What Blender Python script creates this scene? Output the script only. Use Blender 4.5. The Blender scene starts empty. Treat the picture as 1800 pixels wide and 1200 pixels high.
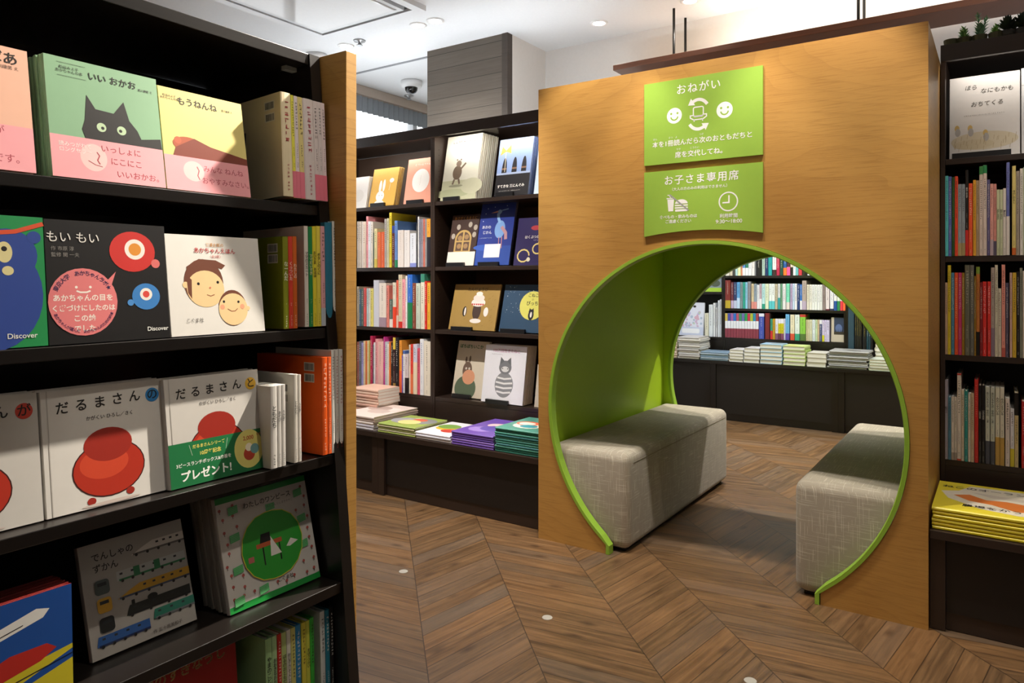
import bpy, bmesh, math, random
from mathutils import Matrix, Vector
random.seed(7)
COL = bpy.context.scene.collection
SC = bpy.context.scene
# ---------------------------------------------------------------- camera
F, CX, HY, H = 1264.0, 900.0, 494.0, 1.15       # focal length (px), centre, horizon row, eye height (m)
TH = math.radians(34.26); S, C = math.sin(TH), math.cos(TH)
cam = bpy.data.cameras.new('camera'); co = bpy.data.objects.new('camera', cam); COL.objects.link(co)
co.location = (0, 0, H); co.rotation_euler = (math.pi/2, 0, TH)
cam.sensor_width = 36; cam.lens = 36*F/1800; cam.shift_y = -(600-HY)/1800
cam.clip_start = .05
SC.camera = co
# ---------------------------------------------------------------- light and exposure
w = bpy.data.worlds.new('daylight'); SC.world = w; w.use_nodes = True
bg = w.node_tree.nodes['Background']; bg.inputs[0].default_value = (.93, .97, 1, 1); bg.inputs[1].default_value = 2.5
SC.view_settings.view_transform = 'Standard'; SC.view_settings.look = 'None'
SC.view_settings.exposure = 0.15; SC.view_settings.gamma = 1.0; SC.view_settings.use_curve_mapping = False
SC.cycles.max_bounces = 8; SC.cycles.diffuse_bounces = 4; SC.cycles.sample_clamp_indirect = 4.0
CEIL = 2.70
WARM = (1, .915, .80); NEUT = (1, .95, .88); COOL = (.93, .97, 1)
# downlights: x, y, watts, cone degrees, blend, colour, aim (x, y)
SPOTS = [
 (-.85, 2.02, 640, 44, .25, WARM, (-1.14, .60, 1.06)),
 (-.30, 1.05, 44, 30, .5, WARM, (-1.12, .93, 1.16)),
 (-1.70, 1.55, 22, 80, .7, WARM, (-1.7, 1.6)),
 (-.10, 1.85, 24, 52, .7, WARM, (-.2, 1.9)),
 (-1.42, 2.38, 78, 62, .5, WARM, (-1.40, 2.72)),
 (-.50, 2.38, 78, 62, .5, WARM, (-.52, 2.72)),
 (-.96, 2.36, 60, 62, .5, WARM, (-.96, 2.72)),  # unseen centre spot added to fill the dark patch between its neighbours
 (-2.25, 2.15, 110, 70, .5, NEUT, (-2.22, 3.15)),
 (-3.05, 2.15, 110, 70, .5, NEUT, (-3.05, 3.15)),
 (.35, 2.15, 48, 70, .5, WARM, (.35, 3.15)),
 (-1.40, 4.72, 170, 74, .4, WARM, (-1.4, 4.2)),
 (-.50, 4.72, 170, 74, .4, WARM, (-.5, 4.2)),
 (-1.9, 5.1, 58, 75, .5, COOL, (-1.9, 6.1)),
 (-.9, 5.1, 58, 75, .5, COOL, (-.9, 6.1)),
]
# area lights of LED strips, added fill panels and added uplights: x, y, z, length, watts, colour, aim down (+1) or up (-1)
COVE_W = 14; LED_W = 2.6; FILL_PANEL_W = 1.4; ADDED_UP_W = 4.0

# ---------------------------------------------------------------- helpers
def U(px, Y):
    a = (px-CX)/F; return Y*(-S+C*a)/(C+S*a)
def DY(px, Y): return Y/(C+S*(px-CX)/F)
def ZY(px, py, Y): return H+(HY-py)/F*DY(px, Y)
def YX(px, X):
    a = (px-CX)/F; return X*(C+S*a)/(S-C*a)          # X is the distance to the plane x = -X
def ZX(px, py, X): return H+(HY-py)/F*X/(S-C*(px-CX)/F)
def CE(px, py, z=CEIL):
    d = (z-H)*F/(HY-py); a = (px-CX)/F; return (d*(-S+C*a), d*(C+S*a))
def lin(c):
    c /= 255.; return c/12.92 if c <= .04045 else ((c+.055)/1.055)**2.4
def rgb(h): return tuple(lin(int(h[i:i+2], 16)) for i in (0, 2, 4))+(1,)
MC = {}
def mat(h, rough=.5, metal=0, spec=.5, emit=0, name=None):
    k = (h, rough, metal, spec, emit)
    if k in MC: return MC[k]
    m = bpy.data.materials.new(name or 'paint_'+h); m.use_nodes = True
    b = m.node_tree.nodes['Principled BSDF']; nt = m.node_tree
    b.inputs['Roughness'].default_value = rough; b.inputs['Metallic'].default_value = metal
    b.inputs['Specular IOR Level'].default_value = spec
    if emit:
        b.inputs['Base Color'].default_value = rgb(h)
        b.inputs['Emission Color'].default_value = rgb(h); b.inputs['Emission Strength'].default_value = emit
    else:                                             # slight mottling keeps every surface procedural
        n = nt.nodes.new('ShaderNodeTexNoise'); n.inputs['Scale'].default_value = 60
        mx = nt.nodes.new('ShaderNodeMix'); mx.data_type = 'RGBA'; r = rgb(h)
        mx.inputs[6].default_value = tuple(v*.94 for v in r[:3])+(1,); mx.inputs[7].default_value = r
        tc = nt.nodes.new('ShaderNodeTexCoord'); nt.links.new(tc.outputs['Object'], n.inputs['Vector'])
        nt.links.new(n.outputs['Fac'], mx.inputs[0]); nt.links.new(mx.outputs[2], b.inputs['Base Color'])
    MC[k] = m; return m
def paper(h): return mat(h, .38)
class N:                                              # tiny node-graph helper
    def __init__(s, name, rough=.5):
        s.m = bpy.data.materials.new(name); s.m.use_nodes = True; s.t = s.m.node_tree
        s.b = s.t.nodes['Principled BSDF']; s.b.inputs['Roughness'].default_value = rough
    def put(s, inp, v):
        if isinstance(v, bpy.types.NodeSocket): s.t.links.new(v, inp)
        else: inp.default_value = v
    def math(s, op, a, b=0.0, c=0.0):
        n = s.t.nodes.new('ShaderNodeMath'); n.operation = op
        for i, v in enumerate((a, b, c)): s.put(n.inputs[i], v)
        return n.outputs[0]
    def pos(s, obj=False):
        if obj:
            n = s.t.nodes.new('ShaderNodeTexCoord'); o = n.outputs['Object']
        else:
            n = s.t.nodes.new('ShaderNodeNewGeometry'); o = n.outputs['Position']
        x = s.t.nodes.new('ShaderNodeSeparateXYZ'); s.t.links.new(o, x.inputs[0]); return x.outputs
    def vec(s, x, y, z):
        n = s.t.nodes.new('ShaderNodeCombineXYZ')
        for i, v in enumerate((x, y, z)): s.put(n.inputs[i], v)
        return n.outputs[0]
    def noise(s, v, scale=1, detail=4, rough=.5, dist=0):
        n = s.t.nodes.new('ShaderNodeTexNoise'); s.put(n.inputs['Vector'], v)
        n.inputs['Scale'].default_value = scale; n.inputs['Detail'].default_value = detail
        n.inputs['Roughness'].default_value = rough; n.inputs['Distortion'].default_value = dist
        return n.outputs['Fac']
    def white(s, v):
        n = s.t.nodes.new('ShaderNodeTexWhiteNoise'); s.put(n.inputs['Vector'], v); return n.outputs['Value']
    def ramp(s, f, stops, interp='LINEAR'):
        n = s.t.nodes.new('ShaderNodeValToRGB'); s.put(n.inputs[0], f); r = n.color_ramp; r.interpolation = interp
        while len(r.elements) < len(stops): r.elements.new(.5)
        for e, (p, c) in zip(r.elements, stops): e.position = p; e.color = rgb(c)
        return n.outputs[0]
    def mix(s, f, a, b, mode='MIX'):
        n = s.t.nodes.new('ShaderNodeMix'); n.data_type = 'RGBA'; n.blend_type = mode
        s.put(n.inputs[0], f); s.put(n.inputs[6], a); s.put(n.inputs[7], b); return n.outputs[2]
    def bump(s, h, strength=.2, dist=.002):
        n = s.t.nodes.new('ShaderNodeBump'); n.inputs['Strength'].default_value = strength
        n.inputs['Distance'].default_value = dist; s.put(n.inputs['Height'], h)
        s.t.links.new(n.outputs[0], s.b.inputs['Normal'])
    def done(s, col): s.put(s.b.inputs['Base Color'], col); return s.m
# ---------------------------------------------------------------- materials
def oak_material():
    n = N('honey_oak_veneer', .42); p = n.pos()
    u = n.math('ADD', p[0], p[1])
    wob = n.noise(n.vec(n.math('MULTIPLY', u, 1.1), 3.3, n.math('MULTIPLY', p[2], 2.6)), 1, 2, .4)
    rings = n.math('ADD', n.math('MULTIPLY', p[2], 9), n.math('MULTIPLY', wob, 6.5))
    fr = n.math('FRACT', n.math('MULTIPLY', rings, 1.9))
    line = n.math('POWER', fr, 5)
    pores = n.noise(n.vec(n.math('MULTIPLY', u, 7), 0, n.math('MULTIPLY', p[2], 330)), 1, 3, .6)
    tone = n.noise(n.vec(n.math('MULTIPLY', u, .8), 1, n.math('MULTIPLY', p[2], 2.2)), 1, 2, .5)
    base = n.ramp(tone, [(.3, 'AE803E'), (.7, 'BC904C')])
    c = n.mix(n.math('MULTIPLY', line, .20), base, rgb('86592A'))
    c = n.mix(n.math('MULTIPLY', n.math('GREATER_THAN', pores, .56), .26), c, rgb('80501E'))
    n.bump(pores, .06, .001)
    return n.done(c)
def floor_material():
    n = N('chevron_wood_tile', .33); p = n.pos()
    q = .70711
    c = n.math('MULTIPLY', n.math('ADD', p[0], p[1]), q)
    s = n.math('MULTIPLY', n.math('SUBTRACT', p[1], p[0]), q)
    ci = n.math('DIVIDE', n.math('SUBTRACT', c, .150), .3325)
    col = n.math('FLOOR', ci); cf = n.math('FRACT', ci)
    par = n.math('MODULO', n.math('ADD', col, 400), 2)                # 0 or 1
    sg = n.math('SUBTRACT', 1, n.math('MULTIPLY', par, 2))            # +1 on even columns
    ac = n.math('SUBTRACT', n.math('MULTIPLY', s, .7986), n.math('MULTIPLY', sg, n.math('MULTIPLY', c, .6018)))
    al = n.math('ADD', n.math('MULTIPLY', c, .7986), n.math('MULTIPLY', sg, n.math('MULTIPLY', s, .6018)))
    pi_ = n.math('DIVIDE', ac, .0775); pid = n.math('FLOOR', pi_); pf = n.math('FRACT', pi_)
    r1 = n.white(n.vec(pid, col, 0)); r2 = n.white(n.vec(pid, col, 5.5))
    base = n.ramp(r1, [(0, '483524'), (.2, '5A432E'), (.42, '6F5034'), (.6, '4C3A2A'), (.76, '54473C'), (.92, '765231'), (1, '3E3022')])
    g = n.noise(n.vec(n.math('MULTIPLY', al, 3.6), n.math('MULTIPLY', ac, 60), n.math('MULTIPLY', r1, 50)), 1, 6, .62, .6)
    cc = n.mix(n.math('MULTIPLY', n.math('SUBTRACT', 1, g), .85), base, rgb('2A1B10'))
    cc = n.mix(n.math('MULTIPLY', n.math('POWER', g, 2), .95), cc, rgb('A07A50'))
    st = n.noise(n.vec(n.math('MULTIPLY', al, 1.6), n.math('MULTIPLY', ac, 9), n.math('MULTIPLY', r2, 90)), 1, 2, .5)
    cc = n.mix(n.math('MULTIPLY', n.math('GREATER_THAN', r2, .80), n.math('MULTIPLY', st, .45)), cc, rgb('625C55'))
    kn = n.t.nodes.new('ShaderNodeTexVoronoi'); kn.inputs['Scale'].default_value = 1
    n.put(kn.inputs['Vector'], n.vec(n.math('MULTIPLY', al, 5.5), n.math('MULTIPLY', ac, 13), n.math('MULTIPLY', r1, 30)))
    k = n.math('SUBTRACT', 1, n.math('SMOOTH_MIN', n.math('MULTIPLY', kn.outputs['Distance'], 4.2), 1, .1))
    cc = n.mix(n.math('MULTIPLY', n.math('MAXIMUM', k, 0), .75), cc, rgb('2E1C12'))
    e = n.math('ABSOLUTE', n.math('SUBTRACT', pf, .5))
    cc = n.mix(n.math('MULTIPLY', n.math('GREATER_THAN', e, .480), .7), cc, rgb('20160F'))
    e2 = n.math('ABSOLUTE', n.math('SUBTRACT', cf, .5))
    cc = n.mix(n.math('MULTIPLY', n.math('GREATER_THAN', e2, .4952), .8), cc, rgb('1E1610'))
    rg = n.math('ADD', .27, n.math('MULTIPLY', g, .22)); n.put(n.b.inputs['Roughness'], rg)
    n.bump(g, .12, .0015)
    return n.done(cc)
def linen_material():
    n = N('beige_slub_linen', .85); p = n.pos(True)
    tc = n.t.nodes.new('ShaderNodeTexCoord'); sx = n.t.nodes.new('ShaderNodeSeparateXYZ'); n.t.links.new(tc.outputs['Normal'], sx.inputs[0])
    m = n.math('GREATER_THAN', n.math('ABSOLUTE', sx.outputs[2]), .6); im = n.math('SUBTRACT', 1, m)
    h_ = n.math('ADD', p[0], n.math('MULTIPLY', p[1], im))
    q = n.math('ADD', n.math('MULTIPLY', p[2], im), n.math('MULTIPLY', p[1], m))
    v1 = n.noise(n.vec(n.math('MULTIPLY', h_, 330), 2, n.math('MULTIPLY', q, 9)), 1, 1, .4)
    v2 = n.noise(n.vec(n.math('MULTIPLY', h_, 9), 7, n.math('MULTIPLY', q, 330)), 1, 1, .4)
    t = n.noise(n.vec(n.math('MULTIPLY', h_, 600), 1, n.math('MULTIPLY', q, 600)), 1, 1, .5)
    c = n.mix(t, rgb('8A8274'), rgb('AAA292'))
    c = n.mix(n.math('MULTIPLY', n.math('GREATER_THAN', v1, .635), .34), c, rgb('E2DCCC'))
    c = n.mix(n.math('MULTIPLY', n.math('GREATER_THAN', v2, .635), .34), c, rgb('E2DCCC'))
    n.bump(t, .3, .001); n.b.inputs['Sheen Weight'].default_value = .2
    return n.done(c)
def plank_material(name, a, b, cdark, pitch, rough=.6):
    n = N(name, rough); p = n.pos(); u = n.math('ADD', p[0], p[1])
    zi = n.math('DIVIDE', p[2], pitch); r = n.white(n.vec(n.math('FLOOR', zi), 1, 2))
    g = n.noise(n.vec(n.math('MULTIPLY', u, 4), n.math('MULTIPLY', r, 60), n.math('MULTIPLY', p[2], 110)), 1, 5, .6, .8)
    c = n.mix(g, rgb(a), rgb(b)); c = n.mix(n.math('MULTIPLY', r, .35), c, rgb(cdark))
    e = n.math('ABSOLUTE', n.math('SUBTRACT', n.math('FRACT', zi), .5))
    c = n.mix(n.math('GREATER_THAN', e, .485), c, rgb('1E1813'))
    n.bump(g, .3, .003); return n.done(c)
def dark_material(name, h, h2, rough):
    n = N(name, rough); p = n.pos()
    g = n.noise(n.vec(n.math('MULTIPLY', n.math('ADD', p[0], p[1]), 6), 1, n.math('MULTIPLY', p[2], 90)), 1, 4, .6)
    n.bump(g, .04, .001); return n.done(n.mix(g, rgb(h), rgb(h2)))
OAK = oak_material(); FLOOR = floor_material(); LINEN = linen_material()
ESP = dark_material('espresso_laminate', '2C211C', '372A23', .34)
BLK = dark_material('black_brown_laminate', '120E0C', '191411', .30)
BASE = dark_material('dark_base_panel', '130F0D', '1A1411', .45)
GREY = plank_material('weathered_grey_planks', '4C433A', '685F54', '3C352E', .0985)
REDW = plank_material('reddish_brown_timber', '5A3320', '86543A', '43261A', 3.0, .5)
GREEN = mat('B2D82E', .42, name='lime_green_paint')
RIM = mat('8DB63C', .35, name='lime_green_edge')
SIGN = mat('92B846', .4, name='apple_green_acrylic')
WHITE = mat('EFEFEF', .5, name='white_print')
WALL = mat('E9E6E2', .8, name='white_wall_paint')
CEILM = mat('ECEEF0', .8, name='white_ceiling_paint')
METAL = mat('23211F', .35, .6, name='black_metal')
STEEL = mat('B8BABC', .35, .8, name='grey_metal')
PAGE = mat('E6DCC6', .8, name='book_pages')
PAGEW = mat('E9E6DE', .8, name='white_book_pages')

# ---------------------------------------------------------------- object builders
def link(name, me, parent=None, m=None, loc=None, rot=None):
    o = bpy.data.objects.new(name, me); COL.objects.link(o)
    if m is not None:
        while len(me.materials): me.materials.pop()
        mi = [p.material_index for p in me.polygons]
        for x in (m if isinstance(m, (list, tuple)) else [m]): me.materials.append(x)
        if isinstance(m, (list, tuple)) and len(m) > 1: me.polygons.foreach_set('material_index', MI.pop(me.name, mi))
    if parent: o.parent = parent
    if loc is not None: o.location = loc
    if rot is not None: o.rotation_euler = rot
    return o
USED = set()
def tag(o, label, cat, group=None):
    k = label; USED.add(k); o['label'] = label; o['category'] = cat
    if group: o['group'] = group
    return o
def thing(name, label, cat, loc=(0, 0, 0), rot=(0, 0, 0), group=None):
    o = bpy.data.objects.new(name, None); COL.objects.link(o); o.empty_display_size = .05
    o.location = loc; o.rotation_euler = rot; return tag(o, label, cat, group)
def struct(o): o['kind'] = 'structure'; return o
MI = {}
class MB:
    def __init__(s): s.v = []; s.f = []; s.m = []
    def quad(s, pts, m=0):
        n = len(s.v); s.v += [tuple(p) for p in pts]; s.f.append(tuple(range(n, n+len(pts)))); s.m.append(m); return s
    def box(s, x0, x1, y0, y1, z0, z1, m=0):
        n = len(s.v)
        s.v += [(x, y, z) for z in (z0, z1) for x, y in ((x0, y0), (x1, y0), (x1, y1), (x0, y1))]
        for f in ((3, 2, 1, 0), (4, 5, 6, 7), (0, 1, 5, 4), (1, 2, 6, 5), (2, 3, 7, 6), (3, 0, 4, 7)):
            s.f.append(tuple(n+i for i in f)); s.m.append(m)
        return s
    def prism(s, pts, axis, a0, a1, m=0):            # polygon extruded along an axis
        n = len(s.v); k = len(pts)
        def put(p, a):
            return (a, p[0], p[1]) if axis == 'x' else (p[0], a, p[1]) if axis == 'y' else (p[0], p[1], a)
        s.v += [put(p, a0) for p in pts]+[put(p, a1) for p in pts]
        s.f.append(tuple(range(n, n+k))); s.m.append(m)
        s.f.append(tuple(range(n+2*k-1, n+k-1, -1))); s.m.append(m)
        for i in range(k):
            j = (i+1) % k; s.f.append((n+i, n+k+i, n+k+j, n+j)); s.m.append(m)
        return s
    def lathe(s, prof, cx=0, cy=0, seg=24, m=0):     # profile (r, z) about a vertical axis
        n = len(s.v); k = len(prof)
        for i in range(seg):
            a = 2*math.pi*i/seg; s.v += [(cx+r*math.cos(a), cy+r*math.sin(a), z) for r, z in prof]
        for i in range(seg):
            i2 = (i+1) % seg
            for j in range(k-1):
                s.f.append((n+i*k+j, n+i2*k+j, n+i2*k+j+1, n+i*k+j+1)); s.m.append(m)
        return s
    def mesh(s, name, fix=True):
        me = bpy.data.meshes.new(name); me.from_pydata(s.v, [], s.f)
        MI[me.name] = list(s.m)
        for p, m in zip(me.polygons, s.m): p.material_index = m
        if fix:
            b = bmesh.new(); b.from_mesh(me); bmesh.ops.recalc_face_normals(b, faces=b.faces); b.to_mesh(me); b.free()
        return me
    def build(s, name, m, parent=None, bevel=0, seg=2, smooth=False, fix=True, loc=None):
        me = s.mesh(name, fix)
        if bevel:
            b = bmesh.new(); b.from_mesh(me); bmesh.ops.remove_doubles(b, verts=b.verts, dist=1e-6)
            bmesh.ops.bevel(b, geom=list(b.edges), offset=bevel, segments=seg, affect='EDGES', profile=.5, clamp_overlap=True)
            b.to_mesh(me); b.free()
        if smooth: me.polygons.foreach_set('use_smooth', [True]*len(me.polygons))
        return link(name, me, parent, m, loc)
TC = {}
def text_mesh(body, size, align='CENTER', bold=0, lead=1.0, shear=0, track=1.0):
    k = (body, size, align, bold, lead, shear, track)
    if k in TC: return TC[k]
    cu = bpy.data.curves.new('lettering', 'FONT'); cu.body = body; cu.size = size; cu.align_x = align; cu.align_y = 'CENTER'
    cu.offset = bold*size; cu.space_line = lead; cu.shear = shear; cu.resolution_u = 3; cu.space_character = track
    o = bpy.data.objects.new('lettering', cu); COL.objects.link(o)
    dg = bpy.context.evaluated_depsgraph_get(); me = bpy.data.meshes.new_from_object(o.evaluated_get(dg))
    bpy.data.objects.remove(o); bpy.data.curves.remove(cu); TC[k] = me; return me
def text(body, size, m, parent, org, xd=(1, 0, 0), zd=(0, 0, 1), rot=0, name='title_lettering', **k):
    me = text_mesh(body, size, **k).copy()
    o = link(name, me, parent, m); x = Vector(xd); z = Vector(zd); nn = x.cross(z)
    M = Matrix((x, z, nn)).transposed().to_4x4(); M.translation = Vector(org)
    o.matrix_basis = M @ Matrix.Rotation(rot, 4, 'Z'); return o
# ---------------------------------------------------------------- the room
def sbox(name, m, *b): return struct(MB().box(*b).build(name, m))
sbox('floor', FLOOR, -4.30, 4.05, -2.6, 8.0, -.08, 0)
sbox('ceiling', CEILM, -4.30, 4.05, -2.6, 8.0, CEIL, CEIL+.08)
TX0, TX1, TY0, TY1, TZ = -1.716, -.200, 2.730, 4.140, 2.007       # the tunnel
WY = 4.145
mb = MB(); mb.box(-2.545, TX0-.002, WY, WY+.12, 0, CEIL); mb.box(TX1+.002, 4.0, WY, WY+.12, 0, CEIL); mb.box(TX0-.002, TX1+.002, WY, WY+.12, TZ+.002, CEIL)
struct(mb.build('wall_back', WALL))
sbox('wall_far', WALL, -4.26, 4.0, 6.64, 6.76, 0, CEIL)
sbox('wall_right', WALL, 4.0, 4.12, -2.6, 8.0, 0, CEIL)
sbox('wall_front', WALL, -4.26, 4.0, -2.6, -2.48, 0, CEIL)
mb = MB(); X = -4.26
mb.box(X-.12, X, -2.6, 2.4, 0, CEIL); mb.box(X-.12, X, 2.4, 6.64, 0, .9); mb.box(X-.12, X, 2.4, 6.64, 2.62, CEIL)
struct(mb.build('wall_left', WALL))
mb = MB(); mb.box(X-.1, X-.03, 2.4, 6.64, .9, .95); mb.box(X-.1, X-.03, 2.4, 6.64, 2.57, 2.62)
for y in (2.4, 3.42, 4.75, 6.08): mb.box(X-.1, X-.03, y, y+.05, .95, 2.57)
wf = struct(mb.build('window_1', mat('D8DADC', .4)))
g = bpy.data.materials.new('window_glass'); g.use_nodes = True; gb = g.node_tree.nodes['Principled BSDF']
gb.inputs['Transmission Weight'].default_value = 1; gb.inputs['Roughness'].default_value = 0; gb.inputs['IOR'].default_value = 1.02
MB().box(X-.07, X-.062, 2.45, 6.64, .95, 2.57).build('glass_pane', g, wf)
# roller blind headbox and its short grey pleats in the window
t = thing('window_blind', 'tan headbox with short grey pleated blind over the bright window', 'blind', (X+.01, 2.4, 2.50))
MB().box(.0, .07, 0, 4.2, .125, .198).build('headbox', mat('B5A79A', .7), t)
pts = []
for i in range(141):
    y = i*.03; pts.append((.035+(.012 if i % 2 else -.012), y))
mb = MB()
for (x0, y0), (x1, y1) in zip(pts, pts[1:]): mb.quad([(x0, y0, 0), (x1, y1, 0), (x1, y1, .124), (x0, y0, .124)])
MB_ = mb.build('pleated_fabric', mat('8C9298', .8), t, fix=False)
# plank-clad pillar above the bookcases
PX0, PX1, PY0 = -3.205, -2.545, 3.690
t = thing('pillar', 'square pillar clad in weathered grey planks with white return side', 'pillar', (PX0, PY0, 0)); t['kind'] = 'structure'
MB().box(0, PX1-PX0-.045, 0, .03, 0, CEIL).build('plank_cladding', GREY, t)
MB().box(PX1-PX0-.043, PX1-PX0, -.004, .05, 0, CEIL).build('corner_trim', plank_material('dark_corner_trim', '3A312B', '51463D', '2A2420', 2), t)
MB().box(0, PX1-PX0-.002, .052, WY-PY0-.002, 0, CEIL).build('core', WALL, t)
# shadow gap in the ceiling
x, y = CE(636, 126.5)
sbox('trim_1', mat('8E9094', .7), -4.25, PX0-.01, y-.012, y+.012, CEIL-.004, CEIL-.0005)

# ---------------------------------------------------------------- ceiling fittings
def downlight(x, y, watts, cone, blend, col, aim, label, r=.045, visible=True):
    t = thing('downlight', label, 'ceiling light', (x, y, CEIL), group=None)
    MB().lathe([(r*.80, -.001), (r*.84, -.006), (r*1.16, -.006), (r*1.2, -.0005)]).build('trim_ring', mat('F2F2F2', .5), t, smooth=True)
    e = mat('FFF6E8', .5, emit=16, name='lit_lamp_lens')
    MB().prism([(r*.8*math.cos(2*math.pi*i/24), r*.8*math.sin(2*math.pi*i/24)) for i in range(24)], 'z', -.004, -.002).build('lamp_lens', e, t)
    l = bpy.data.lights.new('spot_lamp', 'SPOT'); l.energy = watts; l.color = col; l.spot_size = math.radians(cone); l.spot_blend = blend; l.shadow_soft_size = .022
    o = bpy.data.objects.new('spot_lamp', l); COL.objects.link(o); o.parent = t; o.location = (0, 0, -.03)
    d = Vector((aim[0]-x, aim[1]-y, aim[2]-CEIL if len(aim) > 2 else -CEIL)); o.rotation_euler = d.to_track_quat('-Z', 'Y').to_euler()
    return t
WHERE = ['above the dark slanted bookcase by its oak end', 'above the spines of the dark slanted bookcase', 'above the open floor beside the bookcase', 'above the open floor before the tunnel',
 'over the green signs, side of the low counter', 'over the green signs, side of the yellow books', 'added unseen to brighten the middle of the green signs', 'in front of the bookcase with the purple stack', 'in front of the bookcase under the window',
 'in front of the bookcase topped with plants', 'behind the tunnel over the deeper bench', 'behind the tunnel over the second bench', 'over the far counter, white stack side', 'over the far counter, grey stack side']
for s, wh in zip(SPOTS, WHERE): downlight(*s[:6], s[6], 'round white recessed downlight '+wh)
for px, py, lb in ((735, 44, 'small lit round downlight in the ceiling, nearer the plank pillar pair, lower one'), (765, 36, 'small lit round downlight in the ceiling above the plank pillar'),
                   (608, 80, 'small lit round downlight just above the oak end panel'), (1053, 40, 'small lit round downlight in the white ceiling above the wooden beam end'),
                   (1213, 1, 'small lit round downlight at the top beside the beam rods')):
    x, y = CE(px, py); downlight(x, y, 12, 110, .6, NEUT, (x, y-.01), lb)
# air-conditioning cassette
ax0, ax1, ay0, ay1 = -3.53, -2.68, 2.22, 3.08
t = thing('air_conditioner', 'square white ceiling air-conditioning cassette with glossy centre panel', 'air conditioner', ((ax0+ax1)/2, (ay0+ay1)/2, CEIL))
def ring(a, b, z0, z1):
    mb = MB()
    mb.box(-a, a, -a, -b, z0, z1); mb.box(-a, a, b, a, z0, z1); mb.box(-a, -b, -b, b, z0, z1); mb.box(b, a, -b, b, z0, z1); return mb
hw = (ax1-ax0)/2
ring(hw, hw-.055, -.030, -.001).build('outer_frame', mat('E9ECEF', .35), t)
ring(hw-.058, hw-.085, -.014, -.001).build('air_slot', mat('3A3C3E', .6), t)
ring(hw-.087, hw-.115, -.034, -.001).build('inner_frame', mat('DDE1E5', .35), t)
MB().box(-hw+.122, hw-.122, -hw+.122, hw-.122, -.040, -.001).build('centre_panel', mat('F1F4F6', .08), t, bevel=.004)
# security dome camera
x, y = CE(723, 143)
t = thing('dome_camera', 'white ceiling dome security camera with dark glass ball', 'camera', (x, y, CEIL))
MB().lathe([(0, -.002), (.085, -.002), (.085, -.03), (.078, -.045), (.05, -.05), (0, -.05)]).build('housing', mat('E8E8E8', .4), t, smooth=True)
MB().lathe([(.05, -.05), (.047, -.07), (.035, -.088), (.018, -.098), (0, -.1)]).build('glass_dome', mat('1A1A1C', .05), t, smooth=True)
x, y = CE(556, 96)
t = thing('smoke_detector', 'white round smoke detector on the ceiling behind the oak end', 'smoke detector', (x, y, CEIL))
MB().lathe([(0, -.001), (.075, -.001), (.075, -.02), (.055, -.045), (0, -.05)]).build('casing', mat('ECECEC', .5), t, smooth=True)
MB().lathe([(.035, -.05), (.03, -.055), (0, -.055)]).build('sensor_cap', mat('C9C9C9', .5), t, smooth=True)
for px, py, lb in ((632, 71, 'tiny chrome sprinkler head on the ceiling near the oak end panel'), (719, 168, 'small chrome sprinkler head on the ceiling beneath the dome camera')):
    x, y = CE(px, py); t = thing('sprinkler', lb, 'sprinkler', (x, y, CEIL))
    MB().lathe([(0, -.001), (.04, -.001), (.036, -.008), (.012, -.012), (.012, -.03), (0, -.03)]).build('collar', STEEL, t, smooth=True)
    MB().lathe([(0, -.031), (.02, -.031), (.02, -.035), (0, -.035)]).build('deflector', STEEL, t)
# hanging timber shelf with light on top
bx0, bx1, by0, by1, bz = -1.905, 3.6, 3.86, 4.11, 2.398
t = thing('hanging_shelf', 'long reddish timber plank hung on black rods along the white wall', 'shelf', (bx0, by0, bz))
MB().box(0, bx1-bx0, 0, by1-by0, 0, .032).build('plank', REDW, t, bevel=.002)
for rx in (-1.54, -.585, .38, 1.33, 2.3):
    for ry in (by0+.035, by1-.035):
        MB().lathe([(.0075, .032), (.0075, CEIL-bz-.002), (0, CEIL-bz-.002)], rx-bx0, ry-by0, 10).build('hanger_rod', METAL, t, smooth=True)
sp = MB().box(.08, bx1-bx0-.05, .10, .125, .0325, .040).build('led_strip', mat('FFE9C8', .5, emit=6, name='warm_led'), t)
l = bpy.data.lights.new('strip_lamp', 'AREA'); l.shape = 'RECTANGLE'; l.size = 4.6; l.size_y = .03; l.energy = COVE_W; l.color = WARM
o = bpy.data.objects.new('strip_lamp', l); COL.objects.link(o); o.parent = t; o.location = (2.9, .11, .05); o.rotation_euler = (math.pi+math.radians(-12), 0, 0)
# unseen panels added as soft fill behind the camera and beyond the tunnel
for px_, py_, lb in ((-1.45, 5.35, 'added unseen fill panel over the far counter'), (-.35, 5.35, 'added unseen fill panel over the dark far books'), (-1.9, -.9, 'added unseen fill panel over the slanted bookcase aisle'), (.9, -.7, 'added unseen fill panel behind the camera position'), (2.3, 1.5, 'added unseen fill panel before the bookcase topped with plants')):
    t = thing('added_fill_panel', lb, 'ceiling light', (px_, py_, CEIL))
    ring(.31, .29, -.012, -.001).build('frame', mat('E9ECEF', .4), t)
    MB().box(-.289, .289, -.289, .289, -.006, -.001).build('diffuser', mat('FFFDF6', .5, emit=2, name='fill_diffuser'), t)
    l = bpy.data.lights.new('fill_lamp', 'AREA'); l.size = .55; l.energy = FILL_PANEL_W if py_ < 4 else 15; l.color = NEUT
    o = bpy.data.objects.new('fill_lamp', l); COL.objects.link(o); o.parent = t; o.location = (0, 0, -.02)

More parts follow.
